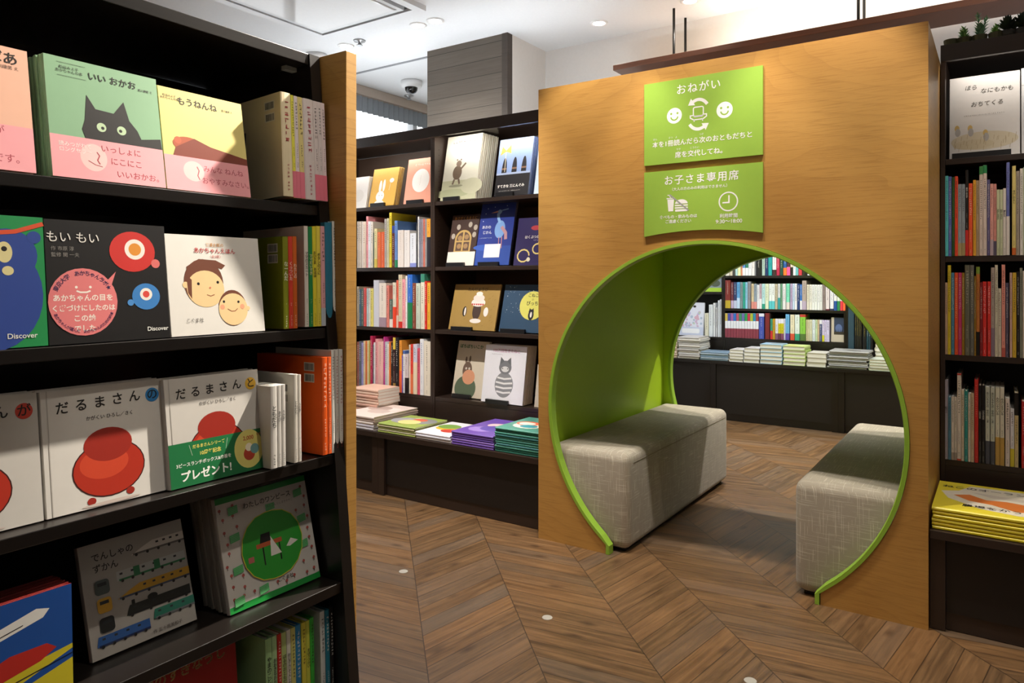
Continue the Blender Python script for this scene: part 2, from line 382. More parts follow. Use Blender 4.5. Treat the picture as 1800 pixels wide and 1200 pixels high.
# ---------------------------------------------------------------- the tunnel seat
t = TUN = thing('reading_tunnel', 'oak-faced walk-through tunnel with big round opening and lime green lining', 'tunnel', ((TX0+TX1)/2, TY0, 0))
ccx, ccz, R = -.957, .605, .704
def arc(r, zend):
    a0 = math.asin((zend-ccz)/r)                     # from the lower end on one side over the top to the other
    n = 96; aa = [a0+(math.pi-2*a0)*i/n for i in range(n+1)]
    return [(ccx+r*math.cos(a), ccz+r*math.sin(a)) for a in aa]
def panel(y0, y1, name, m):
    P = arc(R, .043); mb = MB(); hx = P[0][0]
    out = [(TX1, 0), (TX1, TZ), (TX0, TZ), (TX0, 0)]
    # strips: hole arc points joined to the outline so every face stays convex
    for y, fl in ((y0, 1), (y1, -1)):
        for (xa, za), (xb, zb) in zip(P, P[1:]):
            def o(x, z):
                dx, dz = x-ccx, z-ccz; k = 1e9
                if dx > 1e-6: k = min(k, (TX1-ccx)/dx)
                if dx < -1e-6: k = min(k, (TX0-ccx)/dx)
                if dz > 1e-6: k = min(k, (TZ-ccz)/dz)
                if dz < -1e-6: k = min(k, -ccz/dz)
                return ccx+dx*k, ccz+dz*k
            oa, ob = o(xa, za), o(xb, zb)
            f = [(xa, y, za), (oa[0], y, oa[1])]
            for cx_, cz_ in ((TX1, TZ), (TX0, TZ), (TX1, 0), (TX0, 0)):       # put corners in
                if abs(oa[0]-cx_) > 1e-6 or abs(oa[1]-cz_) > 1e-6:
                    if (abs(oa[0]-cx_) < 1e-6 and abs(ob[1]-cz_) < 1e-6) or (abs(oa[1]-cz_) < 1e-6 and abs(ob[0]-cx_) < 1e-6): f.append((cx_, y, cz_))
            f += [(ob[0], y, ob[1]), (xb, y, zb)]
            mb.quad(f if fl > 0 else f[::-1])
        for P0 in (P[0], P[-1]):
            dx, dz = P0[0]-ccx, P0[1]-ccz; k = -ccz/dz
            f = [(P0[0], y, P0[1]), (P0[0], y, 0), (ccx+dx*k, y, 0)]; mb.quad(f)
    Q = [(P[0][0], 0)]+P+[(P[-1][0], 0)]
    for (xa, za), (xb, zb) in zip(Q, Q[1:]): mb.quad([(xa, y0, za), (xa, y1, za), (xb, y1, zb), (xb, y0, zb)])
    for (xa, za), (xb, zb) in (((TX0, 0), (TX0, TZ)), ((TX0, TZ), (TX1, TZ)), ((TX1, TZ), (TX1, 0))):
        mb.quad([(xa, y0, za), (xa, y1, za), (xb, y1, zb), (xb, y0, zb)])
    me = mb.mesh(name); o = link(name, me, None, m); return o
def adopt2(o, p):                                    # parent a mesh built in room coordinates
    o.parent = p; o.matrix_parent_inverse = p.matrix_basis.inverted(); return o
def rim(y0, y1, name):
    pr = [(y0, -.002), (y0, .011), (y0+.003, .0135), (y1-.003, .0135), (y1, .011), (y1, -.002)]
    P = arc(R-.003, .043); mb = MB()
    pts = [((p[0], p[1]), ((ccx-p[0])/R, (ccz-p[1])/R)) for p in P]
    e0, e1 = pts[0][0], pts[-1][0]
    pts = [((e0[0], 0.001), (-1, 0)), ((e0[0], .040), (-1, -.2))]+pts[1:-1]+[((e1[0], .040), (1, -.2)), ((e1[0], 0.001), (1, 0))]
    rows = [[(p[0]+n_[0]*h, y, p[1]+n_[1]*h) for y, h in pr] for p, n_ in pts]
    for a, b in zip(rows, rows[1:]):
        for i in range(len(pr)):
            j = (i+1) % len(pr); mb.quad([a[i], a[j], b[j], b[i]])
    mb.quad(rows[0]); mb.quad(rows[-1][::-1])
    return link(name, mb.mesh(name), None, RIM)
adopt2(panel(TY0, TY0+.028, 'front_panel', OAK), t)
adopt2(panel(TY1-.030, TY1, 'back_panel', [GREEN]), t)
adopt2(rim(TY0-.006, TY0+.034, 'front_rim'), t); adopt2(rim(TY1-.036, TY1+.006, 'back_rim'), t)
def tp(name, m, *b): return adopt2(MB().box(*b).build(name, m), t)
tp('lining_panel', GREEN, TX0+.016, TX0+.024, TY0+.029, TY1-.031, .001, TZ-.03)
tp('lining_panel', GREEN, TX1-.024, TX1-.016, TY0+.029, TY1-.031, .001, TZ-.03)
tp('lining_panel', GREEN, TX0+.025, TX1-.025, TY0+.0285, TY0+.029, 1.34, TZ-.03)
tp('side_panel', OAK, TX0, TX0+.015, TY0+.0285, TY1-.0305, .001, TZ)
tp('side_panel', OAK, TX1-.015, TX1, TY0+.0285, TY1-.0305, .001, TZ)
tp('roof_panel', OAK, TX0+.016, TX1-.016, TY0+.0285, TY1-.0305, TZ-.018, TZ)
tp('ceiling_lining', GREEN, TX0+.025, TX1-.025, TY0+.0295, TY1-.0315, TZ-.028, TZ-.019)
# benches
def bench(x0, x1, label):
    b = thing('bench', label, 'bench', ((x0+x1)/2, TY0+.04, 0), group='padded benches in the tunnel')
    L = TY1-.035-(TY0+.04); hx = (x1-x0)/2
    MB().box(-hx+.03, hx-.03, .03, L-.03, .001, .012).build('recessed_plinth', METAL, b)
    me = MB().box(-hx, hx, 0, L, .012, .42).build('upholstered_block', LINEN, b, bevel=.038, seg=5, smooth=True)
    mb = MB()                                        # piping along the upper front edges
    for xx in (-hx-.0005, hx+.0005): mb.box(xx-.001, xx+.001, .05, L-.05, .375, .378)
    mb.build('side_seam', mat('8C8473', .9), b)
bench(TX0+.0265, -1.297, 'long beige linen bench against the green wall, under the round opening')
bench(-.632, TX1-.0265, 'beige linen bench by the yellow books, far wall hidden by the oak')
# signs on the oak face
def sign(x0, x1, z0, z1, arcr, label):
    s = thing('sign_board', label, 'sign', ((x0+x1)/2, TY0-.001, (z0+z1)/2))
    hx, hz = (x1-x0)/2, (z1-z0)/2; pts = [(-hx, hz), (-hx, -hz)]
    if arcr:
        for i in range(1, 24):
            x = -hx+2*hx*i/24; pts.append((x, -hz+math.sqrt(arcr*arcr-x*x)-math.sqrt(arcr*arcr-hx*hx)))
    pts += [(hx, -hz), (hx, hz)]
    MB().prism(pts, 'y', -.008, 0).build('acrylic_plate', SIGN, s); return s, hx, hz
sx0, sx1 = U(1134, TY0), U(1342, TY0)
z1a = (ZY(1133.8, 149.5, TY0)+ZY(1342, 116, TY0))/2; z0a = (ZY(1133.8, 292, TY0)+ZY(1342, 272.4, TY0))/2
z1b = (ZY(1135.8, 304, TY0)+ZY(1342, 284.8, TY0))/2; z0b = (ZY(1135.8, 415.7, TY0)+ZY(1342, 410, TY0))/2
def disc_pts(cx, cz, r, n=32, rz=None): return [(cx+r*math.cos(2*math.pi*i/n), cz+(rz or r)*math.sin(2*math.pi*i/n)) for i in range(n)]
def flat(mb, pts, y, m=0): mb.quad([(p[0], y, p[1]) for p in pts], m)
def stroke(mb, pts, wd, y, m=0):                     # polyline ribbon with mitred joints
    n = len(pts); cl = n > 3 and math.hypot(pts[0][0]-pts[-1][0], pts[0][1]-pts[-1][1]) < 1e-9; L = []
    for k in range(n):
        p, q = pts[k-1 if k else (n-2 if cl else 0)], pts[k+1 if k < n-1 else (1 if cl else n-1)]
        u = (pts[k][0]-p[0], pts[k][1]-p[1]); v = (q[0]-pts[k][0], q[1]-pts[k][1])
        lu, lv = math.hypot(*u), math.hypot(*v)
        if lu < 1e-9: u, lu = v, lv
        if lv < 1e-9: v, lv = u, lu
        u = (u[0]/lu, u[1]/lu); v = (v[0]/lv, v[1]/lv); nx, nz = -(u[1]+v[1]), u[0]+v[0]; l = math.hypot(nx, nz) or 1
        nx, nz = nx/l, nz/l; co_ = max(.5, abs(nx*-u[1]+nz*u[0])); s_ = wd/2/co_
        L.append(((pts[k][0]+nx*s_, pts[k][1]+nz*s_), (pts[k][0]-nx*s_, pts[k][1]-nz*s_)))
    for (a1, b1), (a2, b2) in zip(L, L[1:]): flat(mb, [a1, b1, b2, a2], y, m)
YF = -.0083
s, hx, hz = sign(sx0, sx1, z0a, z1a, 0, 'upper green sign on the oak face with smiling faces around a chair')
K = 2*hx/757.; KV = 2*hz/542.                       # metres per enlarged-view pixel
def st(s, body, px, u, v, **k): return text(body, px*K, WHITE, s, ((u-502)*K, YF-.0002, hz-v*KV), name='lettering', **k)
st(s, 'おねがい', 68, 486, 74, bold=.008, track=1.16)
st(s, '本を1冊読んだら次のおともだちと', 41.5, 502, 413, bold=.014)
st(s, '席を交代してね。', 41.5, 500, 493, bold=.014)
for bd, u, v in (('ほん', 200, 375), ('さつ', 305, 375), ('よ', 343, 375), ('つぎ', 507, 375), ('せき', 358, 455), ('こうたい', 462, 455)): st(s, bd, 15, u, v)
def PX(u, v): return ((u-502)*K, hz-v*KV)
for u, v in ((330, 234), (652, 240)):
    mb = MB()
    cx_, cz_ = PX(u, v); r = 50*K
    flat(mb, disc_pts(cx_, cz_, r), YF)
    for ex in (-.42, .42): flat(mb, disc_pts(cx_+ex*r, cz_+.28*r, .14*r), YF-.0001, 1)
    stroke(mb, [(cx_+.46*r*math.cos(a), cz_-.10*r+.46*r*math.sin(a)) for a in [math.pi*(1.03+.94*i/12) for i in range(13)]], .17*r, YF-.0001, 1)
    mb.build('smiling_face', [WHITE, SIGN], s, fix=False)
ox_, oz_ = PX(487, 245)
for sgn in (1, -1):                                  # two turning arrows
    mb = MB(); a0, a1 = (38, 118) if sgn > 0 else (218, 298)
    pts = [(ox_+72*K*math.cos(math.radians(a0+(a1-a0)*i/12)), oz_+92*K*math.sin(math.radians(a0+(a1-a0)*i/12))) for i in range(13)]
    stroke(mb, pts, 20*K, YF)
    (xa, za), (xb, zb) = pts[-2], pts[-1]; dx, dz = xb-xa, zb-za; l = math.hypot(dx, dz); dx /= l; dz /= l
    flat(mb, [(xb+dz*26*K, zb-dx*26*K), (xb+dx*38*K, zb+dz*38*K), (xb-dz*26*K, zb+dx*26*K)], YF)
    mb.build('turning_arrow', WHITE, s, fix=False)
mb = MB()
def rrect(cx, cz, w_, h_, r):
    P = []
    for sx_, sz_, a0 in ((1, 1, 0), (-1, 1, 90), (-1, -1, 180), (1, -1, 270)):
        for i in range(5):
            a = math.radians(a0+22.5*i); P.append((cx+sx_*(w_/2-r)+r*math.cos(a), cz+sz_*(h_/2-r)+r*math.sin(a)))
    return P
def ck(*q): return [(ox_+u*K, oz_+v*K) for u, v in q]
P = rrect(ox_, oz_+18*K, 64*K, 56*K, 10*K); stroke(mb, P+[P[0]], 7*K, YF)
stroke(mb, ck((-34, -4), (-52, -4), (-52, -18), (-30, -32), (30, -32), (52, -18), (52, -4), (34, -4)), 7*K, YF)
stroke(mb, ck((-32, -8), (-24, -14), (24, -14), (32, -8)), 6*K, YF); stroke(mb, ck((-27, -32), (-27, -44)), 7*K, YF); stroke(mb, ck((27, -32), (27, -44)), 7*K, YF)
mb.build('chair_pictogram', WHITE, s, fix=False)
s, hx, hz = sign(sx0, sx1, z0b, z1b, 1.42, 'lower green sign with clock and crossed-out drink, curved bottom edge')
st(s, 'お子さま専用席', 64, 500, 70, bold=.010, track=1.17)
st(s, '（大人の方のみの利用はできません）', 22.5, 492, 127, bold=.008)
st(s, '食べもの・飲みものは', 25, 355, 306, bold=.014); st(s, 'ご遠慮ください', 25, 355, 336, bold=.014)
st(s, '利用時間', 28, 677, 317, bold=.014); st(s, '9:30〜18:00', 33, 678, 351, bold=.012)
mb = MB(); P = disc_pts(*PX(675, 227), 56*K); stroke(mb, P+[P[0]], 8*K, YF); cx_, cz_ = PX(675, 227)
stroke(mb, [(cx_+4*K, cz_+38*K), (cx_+4*K, cz_-6*K), (cx_-36*K, cz_-6*K)], 9*K, YF)
mb.build('clock_pictogram', WHITE, s, fix=False); mb = MB()
def pk(*q): return [PX(u, v) for u, v in q]
flat(mb, pk((283, 190), (328, 190), (322, 268), (290, 268)), YF); flat(mb, pk((278, 180), (332, 180), (332, 187), (278, 187)), YF); stroke(mb, pk((305, 180), (297, 164), (284, 162)), 5*K, YF)
mb.build('drink_pictogram', WHITE, s, fix=False); mb = MB()
bx, bz_ = PX(376, 222)
flat(mb, [(bx-42*K, bz_)]+[(bx-42*K*math.cos(a), bz_+28*K*math.sin(a)) for a in [math.pi*i/12 for i in range(1, 12)]]+[(bx+42*K, bz_)], YF)
for v in (6, 21): flat(mb, [(bx-43*K, bz_-v*K), (bx+43*K, bz_-v*K), (bx+43*K, bz_-(v+9)*K), (bx-43*K, bz_-(v+9)*K)], YF)
flat(mb, rrect(bx, bz_-42*K, 82*K, 14*K, 5*K), YF)
mb.build('burger_pictogram', WHITE, s, fix=False); mb = MB()
stroke(mb, pk((298, 158), (424, 268)), 9*K, YF-.0002)
mb.build('crossing_line', mat('9A9C98', .5), s, fix=False)

# ---------------------------------------------------------------- wall bookcases with a low counter
def bookcase(x0, x1, yu, yb, yc, zc, zs, ztop, label, fas=True, fo=0, back='3A2C24', pinholes=False, m=None, led=True, group=None, shadeback=None):
    m = m or ESP
    t = thing('bookcase', label, 'bookcase', ((x0+x1)/2, yc, 0), group=group)
    def pt(name, mm, *b, **k): return adopt2(MB().box(*b).build(name, mm, **k), t)
    zb = zc
    for a, b in ((x0+.0005, x0+.0155), (x1-.0155, x1-.0005)): pt('side_panel', m, a, b, yu, yb, zb+.001, ztop-.03)
    for z in zs: pt('shelf', m, x0+.016, x1-.016, yu+.003, yb-.009, z-.022, z, bevel=.001)
    pt('back_panel', dark_material('bookcase_back', back, back, .5) if back not in BC else BC[back], x0+.016, x1-.016, yb-.008, yb-.001, zb+.001, ztop-.03)
    pt('kick_board', m, x0+.016, x1-.016, yu+.004, yu+.016, zb+.001, zs[-1]-.0225)
    pt('top_board', m, x0+.0005, x1-.0005, yu, yb, ztop-.029, ztop-.008)
    if fas: pt('fascia', m, x0+.003, x1-.003, yu-.05+fo, yu-.028+fo, ztop-.062, ztop, bevel=.001); pt('light_shelf', m, x0+.003, x1-.003, yu-.0275+fo, yu-.001, ztop-.034, ztop-.028)
    if led:
        pt('led_strip', mat('FFE6C8', .5, emit=5, name='warm_shelf_led'), x0+.03, x1-.03, yu-.022+fo, yu-.010+fo, ztop-.043, ztop-.0345)
        l = bpy.data.lights.new('shelf_lamp', 'AREA'); l.shape = 'RECTANGLE'; l.size = x1-x0-.1; l.size_y = .012; l.energy = LED_W if x0 < -1 else 1.3; l.color = NEUT
        o = bpy.data.objects.new('shelf_lamp', l); COL.objects.link(o); o.location = ((x0+x1)/2, yu-.016+fo, ztop-.047); o.rotation_euler = (math.radians(28), 0, 0); adopt2(o, t)
    if led:  # unseen strip and lamp added on the top board to brighten the ceiling
        pt('added_uplight_strip', mat('F4F6FF', .5, emit=3, name='added_uplight_glow'), x0+.05, x1-.05, yu+.12, yu+.135, ztop-.0075, ztop-.001)
        l = bpy.data.lights.new('added_uplight_lamp', 'AREA'); l.shape = 'RECTANGLE'; l.size = x1-x0-.1; l.size_y = .03; l.energy = ADDED_UP_W; l.color = COOL
        o = bpy.data.objects.new('added_uplight_lamp', l); COL.objects.link(o); o.location = ((x0+x1)/2, yu+.127, ztop+.004); o.rotation_euler = (math.pi-math.radians(20), 0, 0); adopt2(o, t)
    pt('counter_top', m, x0+.0005, x1-.0005, yc, yu+.003 if yu+.003 < yb else yb, zc-.028, zc, bevel=.002)
    pt('counter_deck', m, x0+.0005, x1-.0005, yu+.004, yb, zc-.028, zc)
    pt('base_panel', BASE, x0+.045, x1-.045, yc+.030, yc+.042, .06, zc-.0285)
    pt('base_frame', m, x0+.0005, x0+.044, yc+.016, yb, .002, zc-.0285); pt('base_frame', m, x1-.044, x1-.0005, yc+.016, yb, .002, zc-.0285)
    pt('plinth', m, x0+.045, x1-.045, yc+.034, yc+.05, .002, .059)
    if pinholes:
        mb = MB()
        for yy in (yu+.04, yu+.30):
            z = zb+.12
            while z < ztop-.1: mb.quad([(x0+.0159, yy+.003*math.cos(q), z+.003*math.sin(q)) for q in [i*math.pi/3 for i in range(6)]]); z += .032
        adopt2(mb.build('shelf_pin_holes', mat('080706', .9), t, fix=False), t)
    return t
BC = {}
for h_ in ('4A382D', '1A1411', '0F0D0C'): BC[h_] = dark_material('bookcase_back_'+h_, h_, h_, .5)
ZS = [1.618, 1.234, .863, .468]; YU, YB, YC, ZC, ZT = 3.25, 3.66, 2.783, .338, 2.052
XM = -2.782
bookcase(-3.84, XM, YU, YB, YC, ZC, ZS, ZT, 'dark bookcase with rabbit book and spine rows, under the bright window', fo=.012, back='4A382D')
bookcase(XM, TX0-.003, YU, YB, YC, ZC, ZS, ZT, 'dark bookcase of face-out picture books beside the plank pillar and tunnel', back='4A382D', pinholes=True)
ZR = [1.622, 1.246, .866, .460]
bookcase(TX1+.003, .87, YU, YB, 2.735, .331, ZR, ZT, 'dark bookcase topped with plants, next to the yellow stack of books', back='1A1411')
YU2, YB2, YC2, ZC2 = 6.23, 6.62, 5.88, .49
ZA = [1.765, 1.48, 1.197, .914, .660]
for a, b, lb, zz in ((-2.995, -2.01, 'far bookcase behind the tunnel, bay with the white flowered poster book', [1.5, 1.055, .660]), (-2.01, -1.026, 'far bookcase framed by the round opening, rows of spines', ZA),
                 (-1.026, -.04, 'far bookcase with very dark books, partly hidden by the oak face', [1.5, 1.02, .600])):
    bookcase(a, b, YU2, YB2, YC2, ZC2, zz, 2.05, lb, back='0F0D0C', m=BLK, led=False)
# ---------------------------------------------------------------- the slanted bookcase by the camera
def FX(z): return 1.1215+.0935*(z-H)                 # distance of its leaning front from the camera plane
SZ = [H+.1514, H-.093, H-.3406, H-.588, H-.836]; BT = 1.611; YE = 1.0; BKX = 1.50
t = thing('bookcase', 'tall dark slanted bookcase with oak end panel and face-out picture books', 'bookcase', (-1.25, .4, 0))
def pt(name, mm, mb, **k): return adopt2(mb.build(name, mm, **k), t)
for ya in (-.28, YE-.026):
    pt('side_panel', BLK, MB().prism([(-FX(0)+.004, .002), (-FX(BT)+.004, BT), (-BKX-.02, BT), (-BKX-.02, .002)], 'y', ya, ya+.025))
for z in SZ: pt('shelf', BLK, MB().box(-BKX, -FX(z), -.2545, YE-.0265, z-.02, z), bevel=.0012)
pt('shelf', BLK, MB().box(-BKX, -FX(.08), -.2545, YE-.0265, .05, .07)); pt('plinth', BLK, MB().box(-FX(0)-.03, -FX(0)-.012, -.2545, YE-.0265, .002, .049))
pt('back_panel', BLK, MB().box(-BKX-.018, -BKX-.001, -.2545, YE-.0265, .002, BT-.023))
pt('top_board', BLK, MB().box(-BKX-.018, -FX(BT-.02), -.2545, YE-.0265, BT-.022, BT), bevel=.001)
pt('light_bar', mat('8C8A86', .5), MB().box(-FX(BT)-.05, -FX(BT)-.035, YX(500, 1.205), YX(533, 1.205), BT-.031, BT-.0225))
pt('added_uplight_strip', mat('F4F6FF', .5, emit=3, name='added_uplight_glow'), MB().box(-1.43, -1.415, -.2, .93, BT+.0005, BT+.008))  # added uplight, hidden on the top board, lifts the ceiling brightness
l = bpy.data.lights.new('added_uplight_lamp', 'AREA'); l.shape = 'RECTANGLE'; l.size = .03; l.size_y = 1.1; l.energy = ADDED_UP_W; l.color = COOL
o = bpy.data.objects.new('added_uplight_lamp', l); COL.objects.link(o); o.location = (-1.422, .36, BT+.012); o.rotation_euler = (math.pi, 0, 0); adopt2(o, t)
pt('oak_end_panel', OAK, MB().box(-1.56, -1.0825, YE+.0005, YE+.0285, .001, BT), bevel=.001)

# ---------------------------------------------------------------- book builders
def cprof(w_, t_, b, off=0, n=5):                    # C-shaped cover section, spine at x = 0, front at y = 0
    bul = min(.10*t_, .0035); o = []
    o.append((w_, -off)); o.append((.004, -off))
    for i in range(n+1):
        a = -math.pi/2+math.pi*i/n; o.append((-bul*math.cos(a)-off, t_/2+(t_/2+off)*math.sin(a)))
    o.append((.004, t_+off)); o.append((w_, t_+off))
    if off: return o+[(w_, t_), (.003, t_), (-bul, t_/2), (.003, 0), (w_, 0)]
    return o+[(w_, t_-b), (b+.001, t_-b), (b+.001, b), (w_, b)]
def cover_parts(root, w_, h_, t_, cm, pm=None, soft=None, sx=1):
    soft = t_ < .007 if soft is None else soft
    b = .0011 if soft else .0023; ov = .0004 if soft else .003
    MB().prism(cprof(w_, t_, b), 'z', 0, h_).build('cover', cm, root)
    MB().box(b+.0012, w_-ov, b+.0001, t_-b-.0001, ov, h_-ov).build('pages', pm or PAGEW, root)
def luma(h): return .3*int(h[:2], 16)+.59*int(h[2:4], 16)+.11*int(h[4:], 16)
def glyphs(mb, x, y, sz, rnd, m=0):                  # strokes of one tiny printed character on a spine: x along the thickness, y up
    for i in range(rnd.choice((2, 3, 3))):
        a = rnd.uniform(-.32, .32)*sz
        if rnd.random() < .55: mb.append((x-.42*sz*rnd.uniform(.5, 1), x+.42*sz*rnd.uniform(.5, 1), y+a-.06*sz, y+a+.06*sz))
        else: mb.append((x+a-.06*sz, x+a+.06*sz, y-.42*sz*rnd.uniform(.5, 1), y+.42*sz*rnd.uniform(.5, 1)))
NAMES = [('black', '151515'), ('charcoal', '3E3E40'), ('grey', '8A8A8C'), ('pale grey', 'BFC2C6'), ('white', 'EEEEEE'), ('cream', 'E6DDC4'), ('beige', 'C9B79A'), ('tan', 'A98C66'), ('brown', '7A4630'), ('maroon', '6E2430'),
 ('red', 'D8352B'), ('crimson', 'B02040'), ('orange', 'EE6A2A'), ('salmon', 'E28878'), ('pink', 'EDB6B4'), ('magenta', 'CC2A70'), ('yellow', 'EBCB3C'), ('pale yellow', 'E8DF8C'), ('ochre', '9A7A22'), ('olive', '808A1E'), ('lime', 'A6CC4A'),
 ('green', '2E8A50'), ('dark green', '1F4A30'), ('sage', 'A6B8A0'), ('mint', '86D8B8'), ('pale green', 'C8D8B4'), ('teal', '1F9A94'), ('turquoise', '4CC0C4'), ('pale blue', 'A8CCE4'), ('blue', '3C6CC0'), ('steel blue', '4E7C9A'), ('navy', '22305E'), ('purple', '6A4AA0'), ('slate purple', '5A5478'), ('lavender', 'C4BEDC'), ('mauve', 'A88CA4'), ('grey blue', '8CA0B0')]
def cname(h):
    r = [int(h[i:i+2], 16) for i in (0, 2, 4)]
    return min(NAMES, key=lambda n: sum((a-int(n[1][i:i+2], 16))**2 for a, i in zip(r, (0, 2, 4))))[0]
ORD = 'first second third fourth fifth sixth seventh eighth ninth tenth eleventh twelfth thirteenth fourteenth fifteenth sixteenth seventeenth eighteenth nineteenth twentieth'.split()
def ordn(i):
    if i < 20: return ORD[i]
    if i < 29: return 'twenty-'+ORD[i-20]
    return 'thirtieth' if i == 29 else 'thirty-'+ORD[i-30]
def spine_book(loc, rot, w_, h_, t_, col, label, group, opts, seed):
    rnd = random.Random(seed)
    b = thing('book', label, 'book', loc, rot, group)
    cover_parts(b, w_, h_, t_, paper(col), PAGEW if luma(col) > 120 else PAGE, soft=t_ < .009)
    bul = min(.10*t_, .0035)
    def wrap(name, z0, z1, c): MB().prism(cprof(min(w_, .09), t_, 0, .0004), 'z', z0, z1).build(name, paper(c), b)
    lo, hi = 0, h_
    if 'b' in opts: c, f = opts['b']; wrap('paper_band', .0005, h_*f, c); lo = h_*f
    if 'c' in opts: c, f = opts['c']; wrap('spine_top_block', h_*(1-f), h_-.0003, c); hi = h_*(1-f)
    if opts.get('m', 1) == 0: return b
    mc = opts.get('m', 1)
    if mc == 1: mc = '2A2624' if luma(col) > 120 else 'EDE8DC'
    if 't' in opts:                                  # a readable upright title
        ln = opts['t']; n = len(ln); sz = min(t_*.78, (hi-lo)*.62/n*1.0)
        text('\n'.join(ln), sz, paper(mc), b, (-bul-.0006, t_/2, lo+(hi-lo)*.62-.0), (0, -1, 0), (0, 0, 1), name='spine_lettering', lead=.92, bold=.012)
        lo2 = lo+.02*h_; top = lo+(hi-lo)*.28
    else: top = hi-.06*h_; lo2 = lo+.03*h_
    q = []; y = top; sz = min(t_*.62, .011)
    segs = [(top, lo2+(top-lo2)*rnd.uniform(.45, .6), sz), (lo2+(top-lo2)*rnd.uniform(.3, .4), lo2+(top-lo2)*.17, sz*.6), (lo2+sz*2.2, lo2, sz*.6)] if 't' not in opts else [(top, lo2+.04, sz*.5), (lo2+.022, lo2, sz*.55)]
    for a, e, s_ in segs:
        y = a
        while y > e+s_*.5: glyphs(q, t_/2, y-s_*.5, s_, rnd); y -= s_*1.1
    mb = MB(); xx = -bul-.0006
    for ya, yb_, za, zb in q: mb.quad([(xx, yb_, za), (xx, ya, za), (xx, ya, zb), (xx, yb_, zb)])
    if q: mb.build('spine_print', paper(mc), b, fix=False)
    return b
def row_front(rows, ox, oy, sc, Y, z, where, group, lim, dmax=.22, mass=None):   # spines facing the room, in planes of constant y
    seen = -1e9
    for i, r in enumerate(rows):
        x0, x1, tp_, col = r[:4]; op = r[4] if len(r) > 4 else {}
        p0, p1 = ox+x0/sc, ox+x1/sc; X0, X1 = max(U(p0, Y), seen+.0003), U(p1, Y); seen = X1
        h_ = min(ZY((p0+p1)/2, oy+tp_/sc, Y)-z, lim); t_ = max((X1-X0)*.955, .003)
        rnd = random.Random(i*31+len(where)); d = min(dmax, max(.13, h_*rnd.uniform(.72, .95)))
        if mass is not None: mass.book(X0+t_, Y+rnd.uniform(0, .004), z+.0006, d, h_, t_, col, op, i+len(where)*7); continue
        lb = f"{'thick' if t_ > .024 else 'slim' if t_ < .0125 else 'upright'} {cname(col)} book, {ordn(i)} from {where}"
        spine_book((X0+t_, Y+rnd.uniform(0, .004), z+.0006), (0, 0, math.pi/2), d, h_, t_, col, lb, group, op, i+len(where)*7)
class Mass:                                          # very many tiny spines far away, kept as one object
    def __init__(s): s.mb, s.ms, s.ix = MB(), [], {}
    def m(s, mm):
        if mm.name not in s.ix: s.ix[mm.name] = len(s.ms); s.ms.append(mm)
        return s.ix[mm.name]
    def book(s, X, Y, Z, w_, h_, t_, col, op, seed):
        k = len(s.mb.v); rnd = random.Random(seed); mb = s.mb; bul = min(.10*t_, .0035)
        mb.prism(cprof(w_, t_, .0015), 'z', 0, h_, s.m(paper(col))); mb.box(.004, w_-.002, .0016, t_-.0016, .001, h_-.002, s.m(PAGEW)); lo, hi = 0, h_
        if 'b' in op: mb.prism(cprof(min(w_, .09), t_, 0, .0004), 'z', .0005, h_*op['b'][1], s.m(paper(op['b'][0]))); lo = h_*op['b'][1]
        if 'c' in op: mb.prism(cprof(min(w_, .09), t_, 0, .0004), 'z', h_*(1-op['c'][1]), h_, s.m(paper(op['c'][0]))); hi = h_*(1-op['c'][1])
        mc = op.get('m', 1)
        if mc != 0:
            q = []; y = hi-.06*h_; sz = min(t_*.6, .011); mi = s.m(paper(('2A2624' if luma(col) > 120 else 'EDE8DC') if mc == 1 else mc))
            while y > lo+.35*(hi-lo): glyphs(q, t_/2, y-sz*.5, sz, rnd); y -= sz*1.1
            for ya, yb_, za, zb in q: xx = -bul-.0006; mb.quad([(xx, yb_, za), (xx, ya, za), (xx, ya, zb), (xx, yb_, zb)], mi)
        for j in range(k, len(mb.v)): x, y, z = mb.v[j]; mb.v[j] = (X-y, Y+x, Z+z)
MASS = Mass()
def row_side(rows, ox, oy, sc, X, z, where, group, lim, lean=0, back=.0):
    n = len(rows); seen = -9
    for i, r in enumerate(rows):
        x0, x1, tp_, col = r[:4]; op = r[4] if len(r) > 4 else {}
        Xb = X+op.get('dx', 0); p0, p1 = ox+x0/sc, ox+x1/sc; Y0, Y1 = max(YX(p0, Xb), seen+.0003), YX(p1, Xb); seen = Y1
        h_ = min(ZX((p0+p1)/2, oy+tp_/sc, Xb)-z, lim); t_ = Y1-Y0; w_ = op.get('w', .17)
        lb = f"{'thick' if t_ > .016 else 'slim'} {cname(col)} book, {ordn(n-1-i)} from the oak end panel, {where}"
        spine_book((-Xb, Y1, z+.0008+w_*math.sin(lean)), (0, lean, math.pi), w_, h_, t_, col, lb, group, op, i+len(where)*13)
